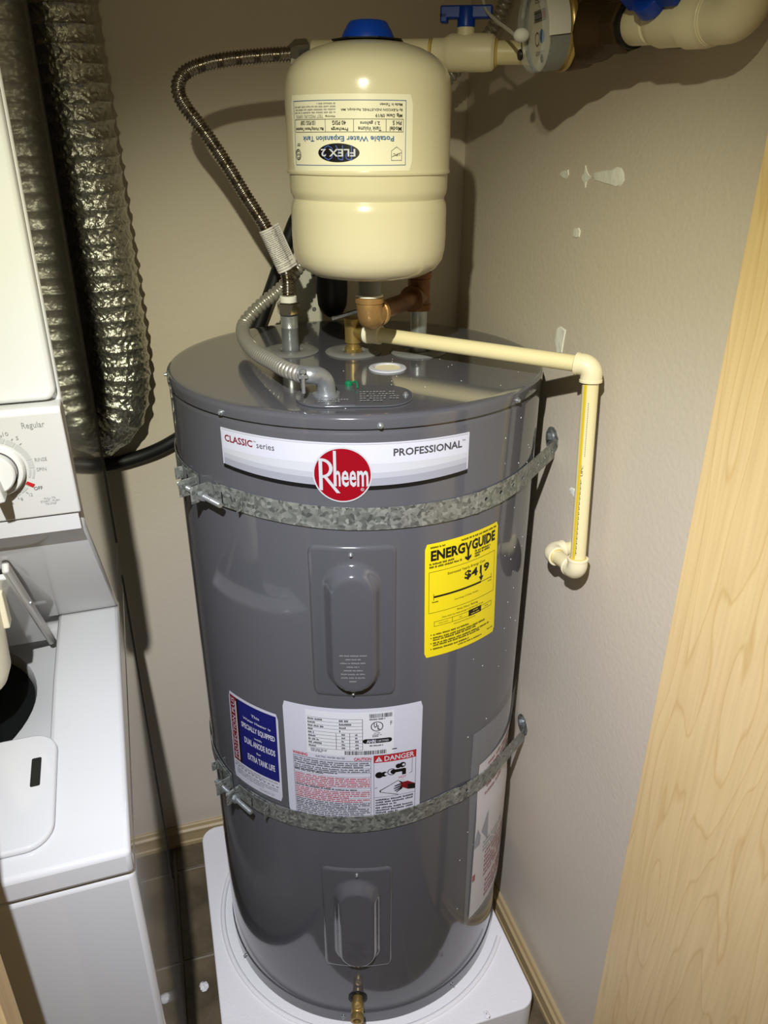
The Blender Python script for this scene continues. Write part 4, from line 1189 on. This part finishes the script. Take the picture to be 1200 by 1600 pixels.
# water meter, dial facing away from the wall
MC = np.array([0.0, -0.198, 1.6945])
mn = np.array([-0.975, 0.10, -0.12]); mn /= np.linalg.norm(mn)
MB0 = np.array([0.217, -0.188, 1.7010])             # centre of the bronze body
wm = thing('water_meter', 'round water meter with grey banded dial housing at the right wall', 'water meter', MB0)
obj('meter_body', MB().lathe([(0.020, -0.040), (0.036, -0.030), (0.0445, -0.018), (0.0455, 0.006), (0.0440, 0.010), (0.042, 0.012)], 40, MB0, mn), M_DARKBRZ, wm)
obj('brass_ring', MB().lathe([(0.0425, 0.010), (0.0452, 0.012), (0.0460, 0.015), (0.0452, 0.018), (0.0430, 0.020)], 48, MB0, mn), M_BRASS, wm)
obj('grey_band', MB().lathe([(0.0430, 0.018), (0.0430, 0.044)], 48, MB0, mn, cap0=False, cap1=False), M_METERG, wm)
# cream cover shell round the upper half
up = np.array([0, 0, 1.]) - mn * mn[2]; up /= np.linalg.norm(up); sdv = np.cross(mn, up)
shell = MB(); vs, fs = [], []
for k in range(25):
    a = R_(-102 + 170 * k / 24)
    n_ = math.cos(a) * up + math.sin(a) * sdv
    for hh_ in (0.0215, 0.047): vs.append(MB0 + mn * hh_ + n_ * 0.0445)
for k in range(24): fs.append((2 * k, 2 * k + 1, 2 * k + 3, 2 * k + 2))
obj('cover_shell', shell.add(vs, fs), M_METERW, wm, smooth=50, solid=0.0015)
df = obj('dial_face', MB().lathe([(0.0425, 0.038), (0.0425, 0.0395), (0.0005, 0.0395)], 48, MB0, mn), M_DIAL, wm)
rx = -sdv
if rx @ np.array([0.9, -0.4, 0]) < 0: rx = -rx
def df_fn(u, v, h): return MB0 + mn * (0.0400 + h) + rx * (u - 0.5) * 0.085 + up * (0.5 - v) * 0.085
LD_ = Label(df_fn, 0.085, 0.085)
LD_.fine(K, 0.36, 0.13, 0.66, 0.19, 2, fill=0.6); LD_.frame(K, 0.30, 0.27, 0.72, 0.40, 0.0008); LD_.rect(K, 0.32, 0.29, 0.58, 0.38); LD_.rect('red_print', 0.59, 0.29, 0.70, 0.38)
for i in range(5): LD_.rect('white_sticker', 0.338 + i * 0.05, 0.305, 0.352 + i * 0.05, 0.365, 4)
LD_.disc('blue_print', 0.58, 0.58, 0.007, 3); LD_.disc(K, 0.40, 0.60, 0.007, 3, 0.006); LD_.fine('grey_print_small', 0.34, 0.74, 0.66, 0.80, 2, fill=0.6); LD_.disc(K, 0.55, 0.84, 0.0045, 3)
LD_.build(df, {K: 'dial_print', 'red_print': 'red_counter', 'white_sticker': 'counter_digits', 'blue_print': 'blue_star', 'grey_print_small': 'dial_print'})
obj('clear_rim', MB().lathe([(0.0415, 0.0390), (0.0430, 0.0415), (0.0430, 0.0505), (0.0405, 0.0530), (0.0405, 0.0515), (0.0412, 0.0500), (0.0412, 0.0400)], 48, MB0, mn, cap0=False, cap1=False), M_FILM, wm, label='clear plastic rim of the dial')
# seal wire, plug and round seal
tpg = MB0 + mn * 0.052 + up * -0.001 - rx * 0.030
tap = MB(); tap.sphere(tpg, 0.0085, 14, 10, (1.15, 1.0, 0.9)); tap.cyl(tpg, tpg - rx * 0.016 - up * 0.003, 0.0045, 0.0025, 12)
obj('white_plug', tap, M_TEFLON, wm, label='white wrapped cable plug on the meter')
obj('round_seal', MB().lathe([(0.0055, 0), (0.0062, 0.0012), (0.0055, 0.0035)], 20, tpg - up * 0.020 - rx * 0.0015, mn).cyl(tpg - up * 0.015, tpg - up * 0.006, 0.0007, seg=6), M_BLKPL, wm, label='dark round seal')
obj('signal_wire', MB().tube(crom([tpg - rx * 0.014 - up * 0.003, tpg - rx * 0.026 + up * 0.004, (0.168, -0.060, 1.725), (0.166, -0.040, 1.742), (0.164, -0.034, 1.775), (0.16, -0.03, 1.86), (0.17, -0.02, 2.0)], 8), 0.0021, 10), M_METERW, wm, label='thin white signal wire')
# outlet chain towards the camera, along the wall
O0 = MB0 + np.array([0.010, -0.020, -0.004]); O1 = np.array([0.2505, -0.430, 1.6845])
od = O1 - O0; OL = np.linalg.norm(od); od /= OL
ov = thing('shutoff_valve', 'cream ball valve with blue handle at the upper right beyond the meter', 'valve', O0 + od * 0.06)
obj('bronze_reducer', MB().lathe([(0.036, 0.006), (0.034, 0.024), (0.025, 0.044), (0.023, 0.052)], 32, O0, od), M_DARKBRZ, wm)
nt_ = MB().lathe([(0.025, 0.050), (0.0270, 0.053), (0.0270, 0.074), (0.025, 0.077)], 8, O0, od)
obj('bronze_nut', nt_, M_DARKBRZ, wm, smooth=20)
obj('gasket', MB().lathe([(0.0235, 0.0755), (0.0235, 0.083), (0.020, 0.0835)], 32, O0, od), M_BLKPL, ov)
obj('union_end', MB().lathe([(0.0200, 0.082), (0.0205, 0.083), (0.0205, 0.112), (0.0190, 0.114)], 32, O0, od), M_CPVC2, ov)
obj('valve_body', MB().lathe([(0.0190, 0.114), (0.0200, 0.116), (0.0225, 0.122), (0.0240, 0.128), (0.0240, 0.166), (0.0262, 0.168), (0.0262, 0.190), (0.0250, 0.192), (0.0250, 0.198), (0.023, 0.200)], 40, O0, od), M_CPVC2, ov)
oc = O0 + od * 0.134
ou = np.array([-0.80, 0, 0.55]); ou -= od * (ou @ od); ou /= np.linalg.norm(ou); os_ = np.cross(od, ou)
hb = MB()
hb.lathe([(0.0165, 0.0205), (0.0185, 0.024), (0.0185, 0.036), (0.0170, 0.038)], 24, oc, ou)
hb.obox(oc + ou * 0.0345 + od * 0.004, od * 0.036, os_ * 0.0085, ou * 0.0085)
hb.obox(oc + ou * 0.030 - od * 0.024, od * 0.010, os_ * 0.005, ou * 0.005)
obj('valve_handle', hb, M_BLUEPL, ov, bevel=0.002, label='blue lever handle')
obj('glue_ring', MB().lathe([(0.0215, 0.1985), (0.0226, 0.1995), (0.0215, 0.202)], 32, O0, od), M_GLUE, ov)
elbow('elbow', O0 + od * 0.228, -od, np.array([0.05, -0.35, 0.93]) / np.linalg.norm([0.05, -0.35, 0.93]), 0.0235, 0.030, ov)
obj('pipe', MB().cyl(O0 + od * 0.228 + np.array([0.001, -0.008, 0.022]), O0 + od * 0.228 + np.array([0.010, -0.075, 0.20]), 0.019, seg=28), M_CPVC, ov)
vl = Label(lambda u, v, h: O0 + od * (0.130 + 0.03 * u) + (0.0244 + h) * (math.cos(R_(-38 - 26 * v)) * -os_ * (1 if os_[0] > 0 else -1) + math.sin(R_(-38 - 26 * v)) * ou), 0.03, 0.012)
vl.rect('white_sticker', 0, 0, 1, 1, 1); vl.fine(K, 0.12, 0.25, 0.80, 0.75, 1)
vl.build(ov, {'white_sticker': 'small_label', K: 'lettering'})

# ------------------------------------------------------------------ foil dryer duct
du = thing('dryer_duct', 'crumpled silver foil dryer vent hose hanging beside the dryer', 'vent hose', (-0.358, 0.262, 1.08))
DP = [(-0.372, 0.262, 2.05), (-0.370, 0.262, 1.90), (-0.366, 0.262, 1.758), (-0.362, 0.262, 1.60), (-0.358, 0.262, 1.42), (-0.356, 0.262, 1.28), (-0.360, 0.262, 1.20), (-0.380, 0.263, 1.138), (-0.43, 0.264, 1.106), (-0.50, 0.264, 1.102)]
dpth = resample(crom(DP, 10), 0.0022)
ph = rng.uniform(0, 6.28, 40)
def duct(s, a):
    pitch = 0.0245
    t = (s / pitch + 0.10 * np.sin(a)) % 1.0
    ridge = np.where(t < 0.12, np.sin(t / 0.12 * math.pi) * 0.0020, 0.0)
    sag = -0.0022 * np.sin(np.clip((t - 0.12) / 0.88, 0, 1) * math.pi)
    cr_ = 0.0007 * np.sin(a * 9 + s * 150 + ph[0]) * np.sin(s * 230 + a * 5 + ph[1]) + 0.00045 * np.sin(a * 19 - s * 320 + ph[2] + 2 * np.sin(a * 3)) + 0.0003 * np.sin(a * 31 + s * 420)
    return 0.0500 + ridge + sag + cr_ * np.where(t < 0.12, 0.2, 1.0)
obj('foil_sleeve', MB().tube(dpth, duct, 110), M_FOIL, du, smooth=40)

# ------------------------------------------------------------------ black washer drain hose
bh_ = thing('drain_hose', 'black rubber hose passing behind the heater along the back wall', 'hose', (-0.42, 0.30, 1.03))
BP = [(-0.56, 0.310, 1.030), (-0.4188, 0.311, 1.0275), (-0.3519, 0.310, 1.0365), (-0.2868, 0.304, 1.0621), (-0.21, 0.305, 1.11), (-0.15, 0.305, 1.18), (-0.1123, 0.305, 1.2603), (-0.0915, 0.305, 1.3058), (-0.062, 0.303, 1.375), (-0.045, 0.298, 1.42), (-0.022, 0.293, 1.465), (0.006, 0.290, 1.470), (0.026, 0.285, 1.43), (0.030, 0.283, 1.395)]
obj('hose', MB().tube(resample(crom(BP, 8), 0.006), 0.0125, 18), M_BLKPL, bh_)
obj('hose_end', MB().lathe([(0.014, 0.145), (0.026, 0.128), (0.0285, 0.10), (0.0285, 0.045), (0.0265, 0.022), (0.020, 0.008), (0.010, 0.001), (0.001, 0.0)], 32, (0.030, 0.283, 1.285)), M_BLKPL, bh_, label='black rounded hose end')
pl = thing('wall_plate', 'small white screwed plate on the back wall behind the steel hose', 'wall plate', (-0.002, YB, 1.26))
obj('plate', MB().prism(rrect(-0.030, 0.022, 1.255, 1.385, 0.004, 3), YB - 0.004, YB, lambda a, b, h: (a, h, b)), M_METERW, pl, bevel=0.001)
for z in (1.2935, 1.357):
    obj('screw', MB().lathe([(0.0042, 0), (0.0042, 0.001), (0.002, 0.003)], 12, (0.003, YB - 0.004, z), (0, -1, 0)), M_ZINC, pl)

# ------------------------------------------------------------------ stacked washer and dryer
LO, LA = (-0.393, -0.300, 0.0), R_(1.5)
lc = thing('laundry_center', 'white stacked washer and dryer with control dial and open washer lid', 'washer dryer', LO, LA)
LX = Matrix.Translation(Vector(LO)) @ Matrix.Rotation(LA, 4, 'Z')
WD, RE = 0.685, 0.503
def lob(name, mb, m, parent=lc, **k):
    return obj(name, mb, m, parent, xf=LX, **k)
sidef = lambda a, b, h: (h, a, b)
lob('washer_cabinet', MB().prism([(-0.181, 0.03), (RE, 0.03), (RE, 0.845), (-0.181, 0.845)], -WD, 0, sidef), M_APPL, bevel=0.008)
lob('foot_rail', MB().box(-WD + 0.02, -0.012, -0.14, RE - 0.02, 0.0, 0.034), M_DARK)
# washer top with the open well
TZ = lambda y: float(np.interp(y, [-0.20, -0.167, 0.119, 0.30], [0.8795, 0.8835, 0.913, 0.918]))
OPX0, OPX1, OPY0, OPY1 = -0.60, -0.090, 0.004, 0.300
xs_ = [-WD, OPX0, OPX1, 0.0]; ys_ = [-0.184, -0.09, OPY0, 0.06, 0.119, 0.16, 0.30]
tm = MB(); vs, fs = [], []
nx_, ny_ = len(xs_), len(ys_)
for zz in (0, 1):
    for y in ys_:
        for x in xs_: vs.append((x, y, TZ(y) if zz == 0 else 0.847))
keep = lambda i, j: 0 <= i < nx_ - 1 and 0 <= j < ny_ - 1 and not (i == 1 and ys_[j] >= OPY0)
idn = lambda i, j, z: z * nx_ * ny_ + j * nx_ + i
for j in range(ny_ - 1):
    for i in range(nx_ - 1):
        if not keep(i, j): continue
        fs.append((idn(i, j, 0), idn(i + 1, j, 0), idn(i + 1, j + 1, 0), idn(i, j + 1, 0)))
        fs.append((idn(i, j, 1), idn(i, j + 1, 1), idn(i + 1, j + 1, 1), idn(i + 1, j, 1)))
        for (di, dj, a, b) in ((0, -1, (i, j), (i + 1, j)), (1, 0, (i + 1, j), (i + 1, j + 1)), (0, 1, (i + 1, j + 1), (i, j + 1)), (-1, 0, (i, j + 1), (i, j))):
            if not keep(i + di, j + dj):
                fs.append((idn(*a, 0), idn(*a, 1), idn(*b, 1), idn(*b, 0)))
lob('washer_top', tm.add(vs, fs), M_APPL, bevel=0.006)
lob('rear_ledge', MB().box(-WD, 0, 0.30, RE, 0.846, 0.914), M_APPL)
raised = rrect(-0.606, -0.0785, -0.156, 0.010, 0.030, 8)
fp = lob('front_panel', MB().prism(raised, 0.0, 0.008, lambda a, b, h: (a, b, TZ(b) + h)), M_APPL, bevel=0.003, label='raised front panel of the washer top')
lob('lid_switch_slot', MB().prism(rrect(-0.1065, -0.0955, -0.073, -0.030, 0.002, 3), 0.006, 0.0086, lambda a, b, h: (a, b, TZ(b) + h)), M_DARK, fp)
# well: sloping deck with round tub mouth
cx_, cy_, cr_ = -0.300, 0.150, 0.176
mb = MB(); vs, fs = [], []
N = 64
for k in range(N):
    a = 2 * math.pi * k / N
    dx, dy = math.cos(a), math.sin(a)
    tx = ((OPX1 - cx_) / dx) if dx > 0 else ((OPX0 - cx_) / dx if dx < 0 else 9)
    ty = ((OPY1 + 0.03 - cy_) / dy) if dy > 0 else ((OPY0 - 0.03 - cy_) / dy if dy < 0 else 9)
    t = min(tx, ty)
    vs += [(cx_ + dx * t, cy_ + dy * t, 0.880), (cx_ + dx * (cr_ + 0.004), cy_ + dy * (cr_ + 0.004), 0.868), (cx_ + dx * cr_, cy_ + dy * cr_, 0.860), (cx_ + dx * cr_, cy_ + dy * cr_, 0.846)]
for k in range(N):
    k2 = (k + 1) % N
    for j in range(3): fs.append((4 * k + j, 4 * k2 + j, 4 * k2 + j + 1, 4 * k + j + 1))
lob('well_deck', mb.add(vs, fs), M_APPL, smooth=40)
lob('tub', MB().lathe([(0.176, 0.8455), (0.190, 0.8465), (0.190, 0.8475), (0.1765, 0.850), (0.172, 0.8490), (0.02, 0.8480)], 64, (cx_, cy_, 0), cap0=False), M_DARK, label='dark tub mouth')
# dryer body with the sloping underside
dbp = [(-0.014, 1.90), (-0.014, 1.225), (-0.006, 1.192), (0.275, 0.917), (RE, 0.917), (RE, 1.90)]
lob('dryer_cabinet', MB().prism(dbp, -WD, 0, sidef), M_APPL, bevel=0.004)
lob('rear_trim', MB().box(-0.006, 0.0022, RE - 0.005, RE + 0.002, 0.917, 1.90), M_TRIMG)
lob('rear_trim', MB().box(-0.006, 0.0022, RE - 0.005, RE + 0.002, 0.03, 0.845), M_TRIMG)
lob('dryer_front', MB().prism(rrect(-WD, -0.003, 1.3445, 1.898, 0.012, 6), -0.026, -0.012, lambda a, b, h: (a, h, b)), M_APPL, bevel=0.005, label='white dryer front above the controls')
cpn = MB().prism([(-0.013, 1.2190), (-0.0245, 1.2190), (-0.0435, 1.3385), (-0.0395, 1.3425), (-0.013, 1.3425)], -WD, -0.0005, sidef)
ctl = lob('control_panel', cpn, M_APPLP, bevel=0.002, label='white control panel with dial and grey print')
lob('lip', MB().prism([(-0.010, 1.1935), (-0.019, 1.1975), (-0.0215, 1.2175), (-0.010, 1.2175)], -WD, -0.004, sidef), M_APPL, ctl)
def cf(u, v, h):     # panel coords: u = local x, v = z
    y = -0.0245 - (v - 1.219) / (1.3385 - 1.219) * 0.019
    p = LX @ Vector((u, y - 0.0003 - h, v))
    return np.array(p)
LCN = Label(lambda u, v, h: cf(u, v, h), 1.0, -1.0)
class CL(Label): pass
def ctext(s, u0, v0, u1, v1, c='grey_print_small', b=0.0): 
    V, Fs = glyphs(s, b); lo, hi = V.min(0), V.max(0); q = (V - lo) / (hi - lo)
    LCN.mb(c).add([cf(u0 + (u1 - u0) * a, v0 + (v1 - v0) * k, 0.0003) for a, k in q], Fs)
DC = (-0.072, 1.2812)
def arc(c, r0, r1, a0, a1, hgt=0.0002, n=24):
    vs, fs = [], []
    for k in range(n + 1):
        a = R_(a0 + (a1 - a0) * k / n)
        vs += [cf(DC[0] + r0 * math.cos(a), DC[1] + r0 * math.sin(a), hgt), cf(DC[0] + r1 * math.cos(a), DC[1] + r1 * math.sin(a), hgt)]
    for k in range(n): fs.append((2 * k, 2 * k + 1, 2 * k + 3, 2 * k + 2))
    LCN.mb(c).add(vs, fs)
for a0, a1 in ((96, 64), (62, 48), (46, 12), (10, -4), (120, 98), (150, 122)): arc('grey_panel_ring', 0.0310, 0.0365, a0, a1)
arc('grey_panel_ring', 0.0310, 0.0330, -6, -24); arc('grey_panel_ring', 0.0345, 0.0365, -6, -24)
for a0, a1 in ((-44, -58), (-60, -76), (-34, -41)): arc('grey_panel_ring', 0.0315, 0.0360, a0, a1)
for a in (70, 55, 42, -38, -52, -68): arc('grey_print_small', 0.0375, 0.0398, a - 0.8, a + 0.8, n=2)
ctext('Regular', -0.0385, 1.3215, -0.0175, 1.3300); ctext('10', -0.0570, 1.3175, -0.0520, 1.3215); ctext('5', -0.0462, 1.3120, -0.0438, 1.3160)
ctext('RINSE', -0.0338, 1.2857, -0.0225, 1.2898); ctext('SPIN', -0.0342, 1.2745, -0.0250, 1.2786); ctext('OFF', -0.0408, 1.2527, -0.0325, 1.2568, 'dark_grey_print')
ctext('12', -0.0468, 1.2463, -0.0435, 1.2500); ctext('8', -0.0557, 1.2422, -0.0535, 1.2460); ctext('4', -0.0656, 1.2385, -0.0632, 1.2423)
ctext('PULL TO', -0.0335, 1.2402, -0.0225, 1.2425); ctext('START - PUSH', -0.0375, 1.2368, -0.0190, 1.2391); ctext('TO STOP', -0.0335, 1.2334, -0.0225, 1.2357)
a = R_(-36)
rp = [(0.0315, -0.0020), (0.0395, -0.0022), (0.0395, 0.0022), (0.0315, 0.0020)]
LCN.mb('red_print').add([cf(DC[0] + x * math.cos(a) - y * math.sin(a), DC[1] + x * math.sin(a) + y * math.cos(a), 0.0004) for x, y in rp], [(0, 1, 2, 3)])
LCN.build(ctl, {'grey_panel_ring': 'dial_scale', 'red_print': 'red_pointer'})
c0 = cf(DC[0], DC[1], 0.0); nrm = cf(DC[0], DC[1], 1.0) - c0
def cdisc(name, prof, m, par=ctl, seg=48): return obj(name, MB().lathe(prof, seg, c0, nrm), m, par)
kn = cdisc('dial_skirt', [(0.0285, 0), (0.0280, 0.004), (0.0262, 0.0065), (0.0245, 0.0070), (0.021, 0.0070)], M_APPLP)
obj('dial_line', MB().lathe([(0.0208, 0.0069), (0.0222, 0.0072), (0.0222, 0.0074), (0.0208, 0.0074)], 48, c0, nrm, cap0=False, cap1=False), M_DGREY, ctl)
obj('dial_knob', MB().lathe([(0.0205, 0.0070), (0.0200, 0.016), (0.0185, 0.0175), (0.001, 0.0178)], 48, c0, nrm), M_APPLP, ctl)
rl_ = np.array(LX.to_3x3() @ Vector((1, 0, 0))); vu = np.cross(nrm, rl_); vu /= np.linalg.norm(vu)
tt = R_(-80); gd = math.cos(tt) * rl_ + math.sin(tt) * np.array([0, 0, 1.]); gs = np.cross(nrm, gd)
obj('dial_grip', MB().obox(c0 + nrm * 0.021, gd * 0.0245, gs * 0.0045, nrm * 0.011), M_APPLP, ctl, bevel=0.002)
# open lid leaning on the sloping underside of the dryer
p0, p1 = np.array([0.236, 0.912]), np.array([0.098, 1.078])
sl_ = (p1 - p0) / np.linalg.norm(p1 - p0); nl = np.array([-sl_[1], sl_[0]]); nl = nl if nl[0] < 0 else -nl
def lidp(a, s, h): q = p0 + sl_ * s + nl * h; return (a, q[0], q[1])
ld = lob('washer_lid', MB().prism([(0.0, 0.002), (0.26, 0.002), (0.26, 0.010), (0.0, 0.010)], -0.595, -0.104, lambda a, b, h: lidp(h, a, b)), M_APPL, bevel=0.002, label='open white washer lid leaning back')
lob('lid_rail', MB().prism([(-0.012, 0.0), (0.292, 0.0), (0.292, 0.015), (-0.012, 0.015)], -0.104, -0.096, lambda a, b, h: lidp(h, a, b)), M_APPLP, ld, bevel=0.003)
lob('hinge_screw', MB().lathe([(0.004, 0), (0.004, 0.002), (0.002, 0.003)], 12, lidp(-0.096, 0.17, 0.011), (1, 0, 0)), M_ZINC, ld)
cpd = MB()
q = lidp(-0.184, 0.19, 0.05)
cpd.lathe([(0.030, -0.075), (0.050, -0.070), (0.058, -0.050), (0.060, 0.0), (0.062, 0.055), (0.058, 0.060)], 32, q, (0, 0.1, 1))
cpd.obox(np.array(q) + np.array([0.062, 0.01, 0.028]), (0.005, 0, 0), (0, 0.010, 0), (0, 0, 0.026))
lob('dispenser_cup', cpd, M_CUP, ld, bevel=0.002, label='cream plastic dispenser cup hanging in the open lid')

# ------------------------------------------------------------------ crumbs of foam on the floor
def chunk(x, y, z, r, label):
    mb = MB().sphere((x, y, z), r, 9, 6, (1.0, 1.25, 0.45))
    mb.v = [(a + random.uniform(-.25, .25) * r, b + random.uniform(-.25, .25) * r, c if c < z - r * 0.3 else c + random.uniform(-.1, .1) * r) for a, b, c in mb.v]
    o = obj('foam_chunk', mb, M_FOAM, None, smooth=20)
    return tag(o, label, 'foam scrap', 'broken bits of white foam')
chunk(-0.360, -0.062, 0.0035, 0.0085, 'broken white foam bit lying on the brown floor tile beside the washer')
chunk(0.152, -0.3285, 0.0885, 0.0065, 'tiny white foam crumb on the front edge of the foam base')
